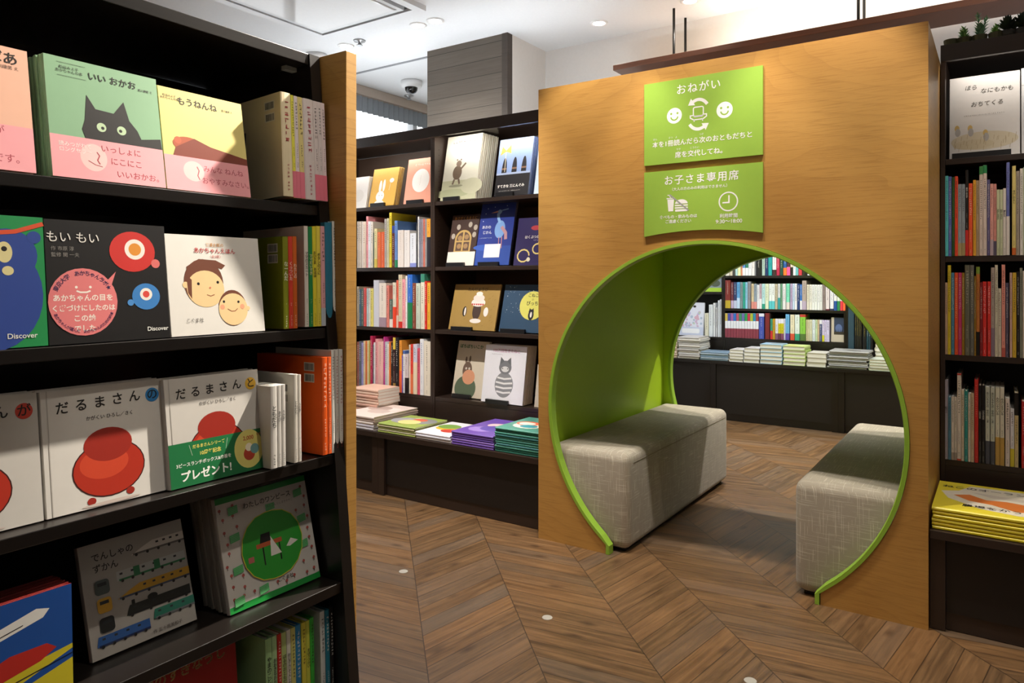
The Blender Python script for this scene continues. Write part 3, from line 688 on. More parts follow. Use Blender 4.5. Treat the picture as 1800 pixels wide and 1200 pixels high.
class Art:                                           # printed picture on a front cover: coordinates are fractions of the cover
    def __init__(s, w_, h_, n=1): s.w, s.h, s.mb, s.ms, s.idx, s.k = w_, h_, MB(), [], {}, 0
    def m(s, c):
        if c not in s.idx: s.idx[c] = len(s.ms); s.ms.append(paper(c))
        return s.idx[c]
    def poly(s, pts, c):
        s.k += 1; y = -.0002-.00002*s.k
        s.mb.quad([(u*s.w, y, v*s.h) for u, v in pts], s.m(c)); return s
    def disc(s, u, v, r, c, rv=None, n=28, a0=0, a1=360):
        rv = rv if rv is not None else r*s.w/s.h
        P = [(u+r*math.cos(math.radians(a0+(a1-a0)*i/n)), v+rv*math.sin(math.radians(a0+(a1-a0)*i/n))) for i in range(n+(a1-a0 < 360))]
        return s.poly(P, c)
    def rect(s, a, b, c_, d, c): return s.poly([(a, b), (c_, b), (c_, d), (a, d)], c)
    def line(s, pts, wd, c):
        s.k += 1; y = -.0002-.00002*s.k
        stroke(s.mb, [(u*s.w, v*s.h) for u, v in pts], wd, y, s.m(c)); return s
    def build(s, root, name='cover_picture'):
        if s.mb.f: s.mb.build(name, s.ms, root, fix=False)
def cover_text(b, w_, h_, body, size, u, v, c, name='title_lettering', rot=0, **k):
    text(body, size, paper(c), b, (u*w_, -.0040, v*h_), name=name, rot=rot, **k)
def face_book(loc, rot, w_, h_, t_, col, label, group=None, draw=None, cat='picture book', pm=None, soft=None):
    b = thing('picture_book', label, cat, loc, rot, group)
    cover_parts(b, w_, h_, t_, paper(col), pm, soft)
    if draw: a = Art(w_, h_); draw(a, b, w_, h_); a.build(b)
    return b
def face_side(X, Y0, z, w_, h_, t_, lean, col, label, draw, copies=0, ct=None, clabel='', group=None, pm=None, ccol=None, raise_=0):
    ct = ct or t_; c_ = math.cos(lean); up = t_*math.sin(lean)+.0006
    face_book((-X, Y0, z+up), (-lean, 0, math.pi/2), w_, h_, t_, col, label, group, draw, pm=pm)
    for i in range(copies):
        off = (t_+.0008+i*(ct+.0008))/c_
        face_book((-X-off, Y0-.002*(i % 2), z+up), (-lean, 0, math.pi/2), w_, h_, ct, ccol or col, clabel.format(ordn(i)), group, None, pm=pm)
def face_front(X0, Y, z, w_, h_, t_, lean, col, label, draw, copies=0, ct=None, clabel='', group=None, stand=None, pm=None, ccol=None):
    ct = ct or t_; c_ = math.cos(lean); up = t_*math.sin(lean)+.0006+(.0032 if stand else 0)
    face_book((X0, Y, z+up), (-lean, 0, 0), w_, h_, t_, col, label, group, draw, pm=pm)
    for i in range(copies):
        off = (t_+.0008+i*(ct+.0008))/c_
        face_book((X0+.0015*(i % 2), Y+off, z+up), (-lean, 0, 0), w_, h_, ct, ccol or col, clabel.format(ordn(i)), group, None, pm=pm)
    if stand:
        tot = (t_+copies*(ct+.0008))/c_+.004; sw = stand[1] if len(stand) > 1 else .11; u = stand[2] if len(stand) > 2 else .35
        s = thing('book_stand', stand[0], 'book stand', (X0+w_*u, Y-.006, z+.0003), group='black book stands')
        MB().box(-sw/2, sw/2, .0035, tot+.075, 0, .0028).build('foot_plate', METAL, s)
        MB().box(-sw/2, sw/2, -.012, .0033, 0, .024).build('front_lip', mat('17171A', .4), s)
        y0 = tot+.012; k = math.tan(lean)
        mb = MB(); zz = min(h_*.62, .16)
        mb.prism([(y0, .003), (y0+.004, .003), (y0+zz*k+.004, zz), (y0+zz*k, zz)], 'x', -sw/2, sw/2).build('back_rest', METAL, s)
def stack(X0, X1, Y0, dp, z, n, th, cols, label, group, pm=None, top=None, jit=.004, spine='front', seed=1, hard=None):
    kind = 'magazine' if 'magazine' in label else 'book'
    rnd = random.Random(seed); zz = z+.0004
    for i in range(n):
        k = n-1-i; col = cols[i % len(cols)]; dx, dy = (rnd.uniform(-jit, jit), rnd.uniform(-jit, jit)*.6)
        w_, d_ = X1-X0, dp
        b = thing(kind, label.format(ordn(k)), kind, (X0+dx, Y0+dy, zz), (0, 0, 0), group)
        hd = th > .007 if hard is None else hard; bt = .0022 if hd else .0008; ov = .003 if hd else .0003
        if spine == 'front':   # spine towards the room: C section in the y-z plane
            pr = [(d_, 0), (.003, 0), (-.0012, th*.3), (-.0012, th*.7), (.003, th), (d_, th), (d_, th-bt), (bt+.001, th-bt), (bt+.001, bt), (d_, bt)]
            MB().prism(pr, 'x', 0, w_).build('cover', paper(col), b)
            MB().box(ov, w_-ov, bt+.0015, d_-ov, bt+.0001, th-bt-.0001).build('pages', pm or PAGEW, b)
        else:                  # fore-edge towards the room, spine at one end
            s_ = 1
            pr = [(w_, 0), (.003, 0), (-.0012, th*.3), (-.0012, th*.7), (.003, th), (w_, th), (w_, th-bt), (bt+.001, th-bt), (bt+.001, bt), (w_, bt)]
            if spine == 'fore_r': pr = [(w_-p, q) for p, q in pr]
            MB().prism(pr, 'y', 0, d_).build('cover', paper(col), b)
            a, c2 = (bt+.0015, w_-ov) if spine == 'fore' else (ov, w_-bt-.0015)
            MB().box(a, c2, ov, d_-ov, bt+.0001, th-bt-.0001).build('pages', pm or PAGEW, b)
        if k == 0 and top:
            mb = MB(); ms = []
            for pts, c in top(w_, d_):
                ms.append(paper(c)); mb.quad([(p[0], p[1], th+.0002+.00003*len(ms)) for p in pts], len(ms)-1)
            mb.build('cover_picture', ms, b, fix=False)
        zz += th+.0005
    return zz
def bookend(X, Y, z, h_, label):
    s = thing('bookend', label, 'bookend', (-X, Y, z+.0004))
    MB().box(-.10, 0, 0, .0015, 0, h_).build('upright_plate', METAL, s, bevel=.0005); MB().box(-.10, 0, .0016, .05, 0, .0012).build('foot_plate', METAL, s)
# ================================================================ books on the slanted bookcase
def at_(a, b, body, size, u, v, c, rot=0, name='title_lettering', **k):
    text(body, size*.82, paper(c), b, (u*a.w, -.00025-.00002*a.k, v*a.h), name=name, rot=rot, **k)
BK = '1B1816'
def barcodes(b, w_, h_, t_, v=.86, u=.10, size=.026):
    cv = [q for q in b.children if q.name.startswith('cover')][0].data.vertices; t_ = max(q.co.y for q in cv); h_ = max(q.co.z for q in cv)
    mb = MB(); rnd = random.Random(3); y = t_+.0002
    for vv in (v, v-.115):
        x = u*w_; mb.quad([(x-.002, y, vv*h_-.002), (x+size+.002, y, vv*h_-.002), (x+size+.002, y, vv*h_+.015), (x-.002, y, vv*h_+.015)], 0)
        e = x+size
        while x < e-.001:
            d = rnd.choice((.0004, .0008, .0012)); mb.quad([(x, y+.0002, vv*h_), (x+d, y+.0002, vv*h_), (x+d, y+.0002, vv*h_+.013), (x, y+.0002, vv*h_+.013)], 1); x += d+rnd.choice((.0005, .0009))
    mb.build('barcode_print', [paper('E6E0D0'), paper(BK)], b, fix=False)
def find(label_part):
    return [o for o in COL.objects if label_part in o.get('label', '')]
GP = 'picture books shown face-out on the slanted bookcase'
PINK = 'EFA3A8'; BRED = 'A83A48'
def d_peach(a, b, w_, h_):
    a.disc(.62, .50, .10, 'A87E45', .06); a.disc(.70, .46, .028, BK); a.disc(.64, .43, .02, BK)
    a.rect(0, 0, 1, .36, PINK)
    at_(a, b, 'いない いない ばあ', .024, .93, .90, BK, align='RIGHT', bold=.01); at_(a, b, '瀬川康男 え', .0075, .93, .83, BK, align='RIGHT')
    at_(a, b, 'んが', .017, .72, .31, BRED); at_(a, b, 'うに', .017, .66, .20, BRED); at_(a, b, 'んです。', .017, .78, .09, BRED)
def d_green(a, b, w_, h_):
    a.poly([(.30, .33), (.27, .42), (.30, .50), (.33, .72), (.40, .61), (.56, .60), (.66, .72), (.70, .56), (.77, .48), (.80, .41), (.99, .44), (1, .30), (.3, .30)], BK)
    a.disc(.44, .46, .042, 'B9D0A8'); a.disc(.62, .46, .042, 'B9D0A8'); a.disc(.45, .455, .015, BK); a.disc(.61, .455, .015, BK)
    a.rect(0, 0, 1, .345, PINK); a.disc(.35, .19, .115, 'F2C4C0', .115)
    at_(a, b, 'いい おかお', .0175, .575, .885, BK, bold=.008); at_(a, b, '松谷みよ子\nあかちゃんの本', .0068, .20, .90, BK, lead=1.0, bold=.005); at_(a, b, '瀬川康男 え', .0055, .88, .86, BK, bold=.01)
    a.line([(.10, .955), (.34, .955)], .0005, BK); a.line([(.10, .845), (.34, .845)], .0005, BK)
    at_(a, b, '読みつがれて\nロングセラー', .0095, .20, .25, 'F8E4E0', lead=1.1, bold=.01)
    at_(a, b, 'いっしょに', .0155, .60, .275, BRED); at_(a, b, 'にこにこ', .0155, .64, .175, BRED); at_(a, b, 'いいおかお。', .0155, .76, .07, BRED)
    a.line([(.38, .24), (.40, .21), (.38, .17), (.40, .14)], .0016, BRED); a.line([(.30, .16), (.36, .13), (.42, .12)], .001, BRED)
def d_yellow(a, b, w_, h_):
    a.disc(.28, .46, .17, 'A8502E', .075, a1=360); a.disc(.17, .49, .04, 'B85C3A'); a.poly([(.36, .53), (.55, .47), (1.0, .40), (1, .33), (.1, .33), (.14, .42)], '7C3420')
    a.rect(0, 0, 1, .335, PINK); a.disc(.32, .20, .12, 'F2C4C0', .10)
    at_(a, b, 'もうねんね', .0185, .44, .885, BK, bold=.008); at_(a, b, '松谷みよ子\nあかちゃんの本', .0058, .12, .905, BK, bold=.004); at_(a, b, '瀬川康男 え', .0052, .80, .88, BK, bold=.01)
    at_(a, b, 'みんな ねんね', .0155, .68, .235, BRED); at_(a, b, 'おやすみなさい。', .0155, .72, .115, BRED)
    a.line([(.36, .25), (.38, .21), (.36, .16), (.38, .12)], .0016, BRED)
X1 = 1.140; z = SZ[0]
def fsp(px0, px1, X): y = YX(px0, X); return y, YX(px1, X)-y
y, w_ = fsp(66, 1, X1)
face_side(X1, YX(64, X1)-.178, z, .178, .182, .012, .17, 'E8B49A', 'pale peach picture book with a pink paper band, cut by the frame edge', d_peach, 3, .006, 'peach copy stacked {} behind the pale peach picture book', GP)
y, w_ = fsp(93, 292, X1)
face_side(X1, y, z, w_, .187, .009, .17, '84AC86', 'soft green square picture book with black cat and pink paper band', d_green, 4, .0085, 'green copy stacked {} behind the black cat picture book', GP)
y, w_ = fsp(294, 441, X1)
face_side(X1, y, z, w_, .178, .008, .17, 'DCCB7C', 'yellow picture book with sleeping brown shape and pink paper band', d_yellow, 1, .008, 'yellow copy stacked {} behind the sleeping brown shape book', GP)
bookend(1.17, YX(446, 1.145), z, .125, 'black metal bookend before the thick cream book on the top shelf')
P2 = {'b': ('E2788A', .26)}
row_side([(818, 884, 345, 'E6D6B0', {'m': 'B44A4A', 'w': .2}), (885, 905, 395, 'E4DC4C', {**P2}), (905, 930, 400, 'E2D4D4', {**P2}), (930, 962, 400, 'DCCB84', {**P2}),
          (963, 1032, 390, 'D8CCC8', {'m': 'B44A5A'}), (1032, 1060, 430, 'DCCFCC', P2), (1060, 1084, 437, 'D9CDCB', P2), (1084, 1109, 445, 'E2D0D0', P2)],
         280, 60, 3.75, 1.128, z, 'top shelf of the slanted bookcase', 'spines on the top shelf of the slanted bookcase', .20, .05)
for o in find('cream book, eighth from the oak end panel, top shelf'): barcodes(o, .2, .19, .017)

X2 = 1.118; z = SZ[1]
def d_bear(a, b, w_, h_):
    a.disc(.62, .40, .36, '2C4590', .42); a.disc(.74, .70, .21, '2C4590', .2); a.disc(.56, .86, .05, '2C4590'); a.disc(.93, .84, .05, '2C4590')
    a.disc(.72, .72, .055, 'D8CC94', .08); a.disc(.72, .745, .02, BK); a.disc(.56, .58, .04, 'D8CC94', .05); a.disc(.74, .58, .04, 'D8CC94', .035)
    a.line([(0, .62), (.25, .70), (.42, .80), (.62, .86), (.80, .88), (1, .95)], .006, 'D2502E'); a.disc(.62, .93, .05, 'C9A23A'); a.disc(.36, .93, .04, '4C8AAE')
    at_(a, b, 'Discover', .0125, .82, .085, 'E8E8E0', bold=.01)
def d_moi(a, b, w_, h_):
    a.disc(.70, .76, .20, 'C8332E', .175); a.disc(.72, .78, .09, 'EDE6DC'); a.disc(.72, .78, .055, 'DC8F36'); a.disc(.90, .66, .04, 'D8706C')
    a.disc(.80, .37, .125, '3C7EC0', .115); a.disc(.80, .39, .055, 'EDE6DC'); a.disc(.80, .39, .03, 'D84A40'); a.disc(.66, .32, .028, '4C8AC8')
    a.disc(.275, .335, .272, 'E07C7C', .275); a.poly([(.46, .50), (.545, .585), (.50, .46)], 'E07C7C')
    at_(a, b, 'もい もい', .0215, .215, .855, 'E4E0D8', bold=.004); at_(a, b, '作 市原 淳', .0085, .04, .765, '8A8680', align='LEFT'); at_(a, b, '監修 開 一夫', .0085, .04, .715, '8A8680', align='LEFT')
    for i, (ln, sz) in enumerate((('あかちゃんの目を', .0130), ('くぎづけにしたのは', .0122), ('この絵', .0130), ('でした', .0125))):
        at_(a, b, ln, sz, .275, .365-.083*i, 'F4E8DC', bold=.02)
    a.disc(.22, .455, .011, 'F4E8DC'); a.disc(.33, .455, .011, 'F4E8DC'); a.line([(.22, .425), (.25, .413), (.30, .413), (.33, .425)], .0025, 'F4E8DC')
    def arcs(s_, a0, a1, r, sz, flip, col):
        n = len(s_)
        for i, ch in enumerate(s_):
            an = math.radians(a0+(a1-a0)*i/(n-1)); rr = an-math.pi/2 if not flip else an+math.pi/2
            at_(a, b, ch, sz, .275+r*math.cos(an), .335+r*math.sin(an), col, rot=rr, bold=.01)
    arcs('東京大学 あかちゃんラボ★', 152, 30, .232, .0100, False, '2C2450'); arcs('あかちゃんが選んだ あかちゃんのための絵本', 205, 335, .243, .0070, True, '4A2450')
    at_(a, b, 'Discover', .0115, .89, .085, 'E8E8E0', bold=.012)
def d_baby(a, b, w_, h_):
    sk = 'E6C692'; br = '6C3E2C'
    a.disc(.36, .52, .205, br, .24); a.disc(.17, .50, .03, sk); a.disc(.375, .46, .195, sk, .185); a.poly([(.20, .56), (.24, .66), (.42, .74), (.50, .68), (.56, .66), (.60, .70), (.50, .75), (.32, .76), (.19, .68)], br); a.poly([(.185, .60), (.235, .55), (.225, .36), (.19, .42)], br)
    for u_, v_ in ((.30, .51), (.505, .525)): a.disc(u_, v_, .014, BK)
    a.line([(.38, .40), (.42, .385), (.46, .40)], .0012, '8A4A34'); a.disc(.42, .47, .010, 'D07A60')
    a.disc(.65, .26, .155, br, .185); a.disc(.655, .245, .16, sk, .165); a.disc(.82, .25, .022, sk)
    for u_, v_ in ((.555, .325), (.715, .32)): a.disc(u_, v_, .013, BK)
    a.disc(.535, .27, .025, 'E2A07C'); a.disc(.755, .27, .025, 'E2A07C'); a.line([(.59, .25), (.63, .225), (.67, .225), (.70, .25)], .0012, '8A4A34')
    at_(a, b, '三浦太郎の', .0085, .50, .905, 'C08A50', bold=.01); at_(a, b, 'あかちゃんえほん', .0122, .50, .845, 'B03A3A', bold=.015); at_(a, b, '〈全3冊〉', .0075, .50, .785, 'B03A3A')
    at_(a, b, 'こぐま社', .0098, .24, .145, '4A4440')
face_side(X2, YX(85, X2)-.178, z, .178, .183, .012, .10, '1F8A4A', 'bright green picture book with big blue bear, cut by the frame edge', d_bear, 1, .01, 'green copy stacked {} behind the blue bear book', GP)
y, w_ = fsp(87, 299, X2)
face_side(X2, y, z, w_, .182, .011, .10, '161414', 'black picture book with red and blue round shapes and a pink bubble', d_moi, 0, group=GP)
y, w_ = fsp(302, 466, X2)
face_side(X2, y, z, w_, .171, .011, .13, 'DEDAD2', 'white picture book with two smiling cartoon heads in clear wrap', d_baby, 0, group=GP)
bookend(1.17, YX(468, 1.12), z, .13, 'black metal bookend before the olive book on the second shelf')
row_side([(936, 977, 250, '7E8418', {'t': 'なーんだ', 'm': 'E8E8D0', 'w': .135, 'c': ('3C9A4C', .0001)}), (977, 1010, 250, 'D8402E', {'t': 'くっついた', 'm': 'F4E0D0', 'w': .13}), (1010, 1042, 250, 'D0641E', {'t': 'わたしの', 'm': 'F4E0D0', 'w': .13}),
          (1098, 1128, 176, 'E0D8CC', {'t': 'ママのスカート', 'w': .19}), (1131, 1160, 180, '1E8848', {'t': 'ママだいすき', 'm': 'F0E8B0'}), (1160, 1188, 178, 'E6D83A', {'t': 'おひさま あはは'}), (1190, 1220, 175, 'E6D650', {'t': 'ボタンのくに'}),
          (1222, 1254, 175, 'E2A8AC', {'b': ('B8C0C8', .18)}), (1256, 1308, 150, '2E7894', {'m': 0, 'w': .2}), (1312, 1336, 137, 'E6E2DA', {'b': ('E0DCD4', .1)}), (1338, 1362, 140, 'E6E0D8', {'t': 'えんそくえんそく', 'm': 'B03A3A'})],
         280, 360, 4.286, 1.112, z, 'second shelf of the slanted bookcase', 'spines on the second shelf of the slanted bookcase', .21, .02)
for o in find('olive book, eleventh from the oak end panel, second shelf'): barcodes(o, .135, .155, .0093, .84, .12)
for o in find('white book, eighth from the oak end'): pass

X3 = 1.120; z = SZ[2]
def lump(a, cu, cv, s_=1.0):
    a.disc(cu, cv, .30*s_, '3A1512', .235*s_); a.disc(cu, cv, .29*s_, 'B0301E', .225*s_); a.disc(cu-.04*s_, cv+.05*s_, .20*s_, 'C8452A', .13*s_); a.disc(cu, cv+.20*s_, .20*s_, '9A2A1E', .14*s_)
def d_daru(kana, dc, du=.0):
    def f(a, b, w_, h_):
        lump(a, .50, .30); a.disc(.34, .055, .035, '9A2A1E', .03); a.disc(.66, .075, .035, '9A2A1E', .03); a.disc(.50, .02, .24, 'C9B8AE', .014)
        a.disc(.905, .865, .062, dc, .062)
        a.line([(.045, .0), (.045, 1.0)], .0012, 'B8B2AA')
        for i, ch in enumerate('だるまさん'): at_(a, b, ch, .0235, .155+.148*i, .845+.006*i, BK, bold=.012)
        at_(a, b, kana, .0225, .905, .865, BK, bold=.012); at_(a, b, 'かがくい ひろし／さく', .0085, .53, .735, '4A4440', bold=.01)
    return f
def d_gift(a, b, w_, h_):
    d_daru('と', 'E2B23A')(a, b, w_, h_)
    a.rect(0, 0, 1, .40, '1E6E3E'); a.disc(.83, .22, .165, 'D8CC72', .19)
    a.disc(.83, .17, .065, 'B0402E'); a.disc(.83, .235, .04, 'EDE2C8'); a.disc(.895, .21, .05, '6E9A98')
    at_(a, b, 'だるまさんシリーズ', .0082, .40, .345, 'E4D86A', bold=.02); at_(a, b, '10周年記念', .0100, .41, .275, 'E4D86A', bold=.02); at_(a, b, '3ピースランチボックス&巾着を', .0088, .345, .195, 'F0EEE4', bold=.02)
    at_(a, b, 'プレゼント!', .0220, .36, .085, 'F4F2EA', bold=.03); at_(a, b, '2,000', .0120, .83, .325, 'B0402E', bold=.02); at_(a, b, '名様', .006, .95, .345, 'B0402E')
    a.line([(.20, .37), (.225, .27)], .0006, 'C8D8C0'); a.line([(.60, .37), (.575, .27)], .0006, 'C8D8C0')
face_side(X3, YX(77, X3)-.181, z, .181, .181, .013, .13, 'C9C4BC', 'white square picture book with red disc by its title, cut by the frame edge', d_daru('が', 'C8402E'), 2, .011, 'white copy stacked {} behind the book with the red title disc', GP)
y, w_ = fsp(83, 297, X3)
face_side(X3, y, z, w_, .180, .013, .13, 'D6D1C9', 'white square picture book with blue disc by its title and red lump', d_daru('の', '2E7CB8'), 2, .011, 'white copy stacked {} behind the book with the blue title disc', GP)
y, w_ = fsp(301, 466, X3-.01)
face_side(X3-.01, y, z, w_, .178, .013, .13, 'C9C4BC', 'white square picture book with yellow title disc and green paper band', d_gift, 2, .011, 'white copy stacked {} behind the green banded gift book', GP)
row_side([(784, 830, 322, 'D8D4CC', {'t': 'ともだち', 'w': .12}), (832, 860, 318, 'D6D2CA', {'t': 'あそび', 'w': .12}), (861, 889, 312, 'D6D2CA', {'t': 'うさぎ', 'w': .12}), (948, 975, 240, 'D8D2C6', {'t': 'ともだち', 'w': .14}), (977, 1000, 243, 'D6D0C4', {'t': 'うさぎ', 'w': .14}),
          (1148, 1184, 122, 'E25A1C', {'w': .2, 'm': 'F4D8C0'}), (1185, 1213, 120, 'E6602A', {'m': 'F4D8C0', 'w': .2}), (1214, 1237, 70, 'DEDAD2'), (1240, 1264, 69, 'DEDAD2', {'m': 'A03A3A'}), (1267, 1294, 66, 'E2DED6', {'m': 'A03A3A'})],
         280, 600, 4.0, 1.088, z, 'third shelf of the slanted bookcase', 'spines on the third shelf of the slanted bookcase', .205, .012)
for o in find('orange book, fifth from the oak end panel, third shelf'): barcodes(o, .2, .18, .012, .86, .12)
for o in find('book, seventh from the oak end panel, third shelf'): barcodes(o, .14, .15, .01, .8, .12)

z = SZ[3]
def d_train(a, b, w_, h_):
    a.line([(.05, 0), (.05, 1)], .001, 'A8A29A')
    at_(a, b, 'でんしゃの', .0165, .10, .865, BK, align='LEFT', bold=.012); at_(a, b, 'ずかん', .0165, .10, .765, BK, align='LEFT', bold=.012)
    def car(u0, u1, v, col, stripe, nose=0, n=5):
        a.poly([(u0, v), (u0+nose*.6, v+.055), (u0+nose, v+.085), (u1, v+.085), (u1, v)], col); a.rect(u0+.02, v-.006, u1, v+.012, stripe)
        for i in range(n): q = u0+nose+.03+(u1-u0-nose-.04)*i/n; a.rect(q, v+.048, q+.028, v+.066, '2A2C30')
        for i in range(n+1): a.disc(u0+.05+(u1-u0-.1)*i/n, v-.008, .014, '1C1A18')
    car(.46, 1.0, .795, 'DAD6CE', '6A6660', .22, 4); car(.30, .98, .605, 'B4B8B4', '2E7A4C', .0, 6); a.rect(.46, .617, .52, .69, '2E7A4C'); a.rect(.66, .617, .72, .69, '2E7A4C')
    car(.28, 1.0, .445, 'C89A2C', '4A5468', .22, 5); car(.34, .98, .275, '22241F', '101010', .04, 3); a.rect(.40, .36, .43, .40, '1C1C1A'); a.disc(.60, .37, .05, '1C1C1A', .03)
    car(.05, .54, .10, '2C5A9A', '1C2C5A', .02, 4); car(.58, 1.0, .16, '2A7460', '6A6C70', .02, 3)
    for v, c in ((.60, '4A5450'), (.44, 'C89A2C'), (.27, '1C1E1C')): a.poly(rrect(.16, v, .13, .13, .03), c); a.rect(.12, v+.01, .20, v+.04, '202428')
    at_(a, b, '作 五十嵐美和子', .0085, .70, .045, '4A4440')
def d_dress(a, b, w_, h_):
    a.rect(0, .945, 1, 1, '1E8838'); a.rect(0, 0, 1, .055, '1E8838'); rnd = random.Random(5)
    for i in range(9):
        for j in range(9):
            u_, v_ = .05+.112*i+rnd.uniform(-.02, .02), .10+.10*j+rnd.uniform(-.02, .02)
            if ((u_-.52)/.40)**2+((v_-.47)/.34)**2 < 1 or (v_ > .78 and .2 < u_ < .88): continue
            a.disc(u_, v_, .014, 'A8524A'); a.line([(u_, v_-.01), (u_, v_-.03)], .0012, '5A4A44')
    for u_, v_ in ((.16, .86), (.88, .85), (.55, .80), (.14, .62), (.88, .60), (.13, .34), (.86, .36), (.36, .10), (.10, .08)):
        for k in range(5): a.line([(u_-.05, v_-.03+k*.014), (u_+.05, v_-.018+k*.014)], .0025, '5CAE6C')
    P = rrect(.52, .46, .66, .60, .29); a.poly([(.52+(p-.52)*1.025, .46+(q-.46)*1.025) for p, q in P], 'C8B83A'); a.poly(P, '2E9430')
    a.rect(.34, .46, .62, .50, 'B0522E'); a.rect(.40, .30, .415, .46, BK); a.rect(.58, .30, .595, .46, BK); a.poly([(.50, .54), (.60, .36), (.48, .36)], 'DAD6CE'); a.poly([(.38, .50), (.40, .58), (.50, .58), (.50, .50)], BK); a.poly([(.66, .40), (.72, .46), (.80, .42), (.70, .39)], 'DAD6CE'); a.rect(.24, .36, .30, .41, 'B0605A')
    a.rect(.27, .83, .80, .905, 'BEB8B0')
    at_(a, b, 'わたしのワンピース', .0145, .53, .868, BK, bold=.015); at_(a, b, 'えとぶん にしまきかやこ', .0065, .66, .808, '5A5450'); at_(a, b, 'こぐま社', .011, .60, .125, BK, bold=.01)
def d_veh(a, b, w_, h_):
    a.rect(0, 0, 1, 1, '1C4A92'); a.poly([(0, .02), (1, .36), (1, 0), (0, 0)], 'C4B62A'); a.poly([(0, .0), (.0, .36), (.0, .30), (1, .48), (1, .44)], 'C4B62A')
    a.poly([(0, .62), (.55, .80), (.78, .88), (.86, .85), (.82, .79), (.60, .72), (.2, .60), (0, .56)], 'DEDCD6'); a.poly([(0, .32), (.4, .46), (.62, .56), (.84, .56), (.90, .50), (.80, .43), (.3, .30), (0, .22)], 'B02A22'); a.rect(.1, .34, .2, .37, BK); a.rect(.28, .39, .38, .42, BK)
    a.poly([(.2, .02), (.25, .14), (.5, .18), (.66, .10), (.84, .20), (.75, 0)], 'D8D6D0'); a.line([(.02, .585), (.7, .78)], .0012, '2A2A30'); a.line([(0, .20), (1, .40)], .0014, '0E1A30')
X4 = 1.150
y0 = .549; face_side(1.150, y0, z, .172, .172, .011, .30, 'A8A39B', 'pale picture book covered with rows of trains on the fourth shelf', d_train, 0, group=GP)
face_side(1.115, .763, z, .20, .200, .011, .25, 'C4BFB7', 'picture book dotted with red buds around a green oval scene', d_dress, 6, .010, 'white edged copy stacked {} behind the green oval picture book', GP, ccol='8C867C')
face_side(1.082, .285, z, .205, .160, .010, .04, '7A1F1C', 'blue and yellow picture book of plane, train and ship in the corner', d_veh, 4, .010, 'red edged copy stacked {} behind the plane and ship book', GP, ccol='5A1614')
z = SZ[4]
def d_bull(a, b, w_, h_):
    at_(a, b, 'はなのすきなうし', .026, .50, .86, 'C8B070', bold=.02); at_(a, b, 'はなのすきなうし', .026, .50, .86, BK, bold=.002); a.disc(.5, .35, .3, '6E1512', .22); a.disc(.3, .62, .03, 'C8B070'); a.disc(.7, .66, .03, 'C8B070')
face_side(1.10, .565, z, .21, .222, .012, .10, '9A1C1A', 'red picture book with dark lettering at the bottom edge of the frame', d_bull, 0, group=GP)
row_side([(615, 650, 970, '9CC48C', {'t': 'やまのこどもたち'}), (652, 680, 955, 'A8CC98', {'t': 'おおきなおおきな'}), (683, 705, 945, 'C02A26'), (706, 733, 935, 'B8CC84', {'t': 'はるのおともだち'}), (736, 758, 920, 'DCDCD0', {'t': 'おじさんじてんしゃ'}), (760, 785, 908, 'D0CC78'), (786, 815, 892, '2E82B4'),
          (820, 844, 878, 'D6CC4A'), (846, 866, 866, 'C6CC50', {'t': 'まほうつかい'}), (868, 890, 850, '3CAE3C'), (926, 952, 815, 'D0D4D0', {'w': .19}), (955, 978, 805, '2A7C92'), (980, 1001, 785, '1C1C1E'), (1003, 1018, 780, '8C9290'), (1019, 1034, 776, '1E7A40')],
         280, 830, 3.244, 1.085, z, 'lowest shelf of the slanted bookcase', 'spines on the lowest shelf of the slanted bookcase', .205, .03)

# ================================================================ rows of spines facing the room
def B(c, f): return {'b': (c, f)}
R_IN = 'the post beside the tunnel,'
row_front([(45, 83, 200, '5CC4C8'), (84, 123, 207, '5E6CB4'), (125, 160, 215, '2C5224', {'m': '6A9A50'}), (161, 198, 205, 'EE5030'), (199, 241, 300, '9AA4AC', B('B4A070', .18)), (243, 285, 300, '929CA4', B('A89464', .18)), (288, 324, 130, '1C1716', {**B('D02E2A', .30), 't': '黒ねこのきず', 'm': 'E8E4DC'}),
           (328, 375, 290, 'F05832', {'m': 'F8E8DC'}), (380, 416, 250, 'E8A834'), (417, 453, 255, 'B89C7C'), (456, 500, 85, 'E0CCC0', {'c': ('3C8A4A', .09)}), (502, 547, 70, 'E2CEC2', {'c': ('2E8A50', .09)}), (550, 584, 245, '625C88'),
           (586, 626, 295, 'E4A498', B('B8A4AC', .22)), (628, 663, 295, 'DC948A', B('5A5064', .20)), (665, 702, 365, 'CCD0A8', {'t': 'おかしなおか'}), (704, 740, 365, 'CCD0AC', {'t': 'おかしなおか'}), (742, 778, 350, 'E4DCD2', {'t': '魔女のひ'}), (782, 822, 5, '7078B8', B('E6DCD4', .42)),
           (850, 897, 80, 'E0CC7C', {**B('D06A2E', .08), 't': '月のしかえし'}), (899, 940, 140, 'A89C8C'), (945, 985, 110, 'E6E0D4'), (988, 1030, 95, 'D4DCC4'), (1033, 1075, 200, 'C4B8A0'), (1078, 1120, 150, '9A4A40')],
          1655, 280, 6.855, YU, ZR[1], R_IN+' upper row', 'upper spine row of the plant-topped bookcase', .345)
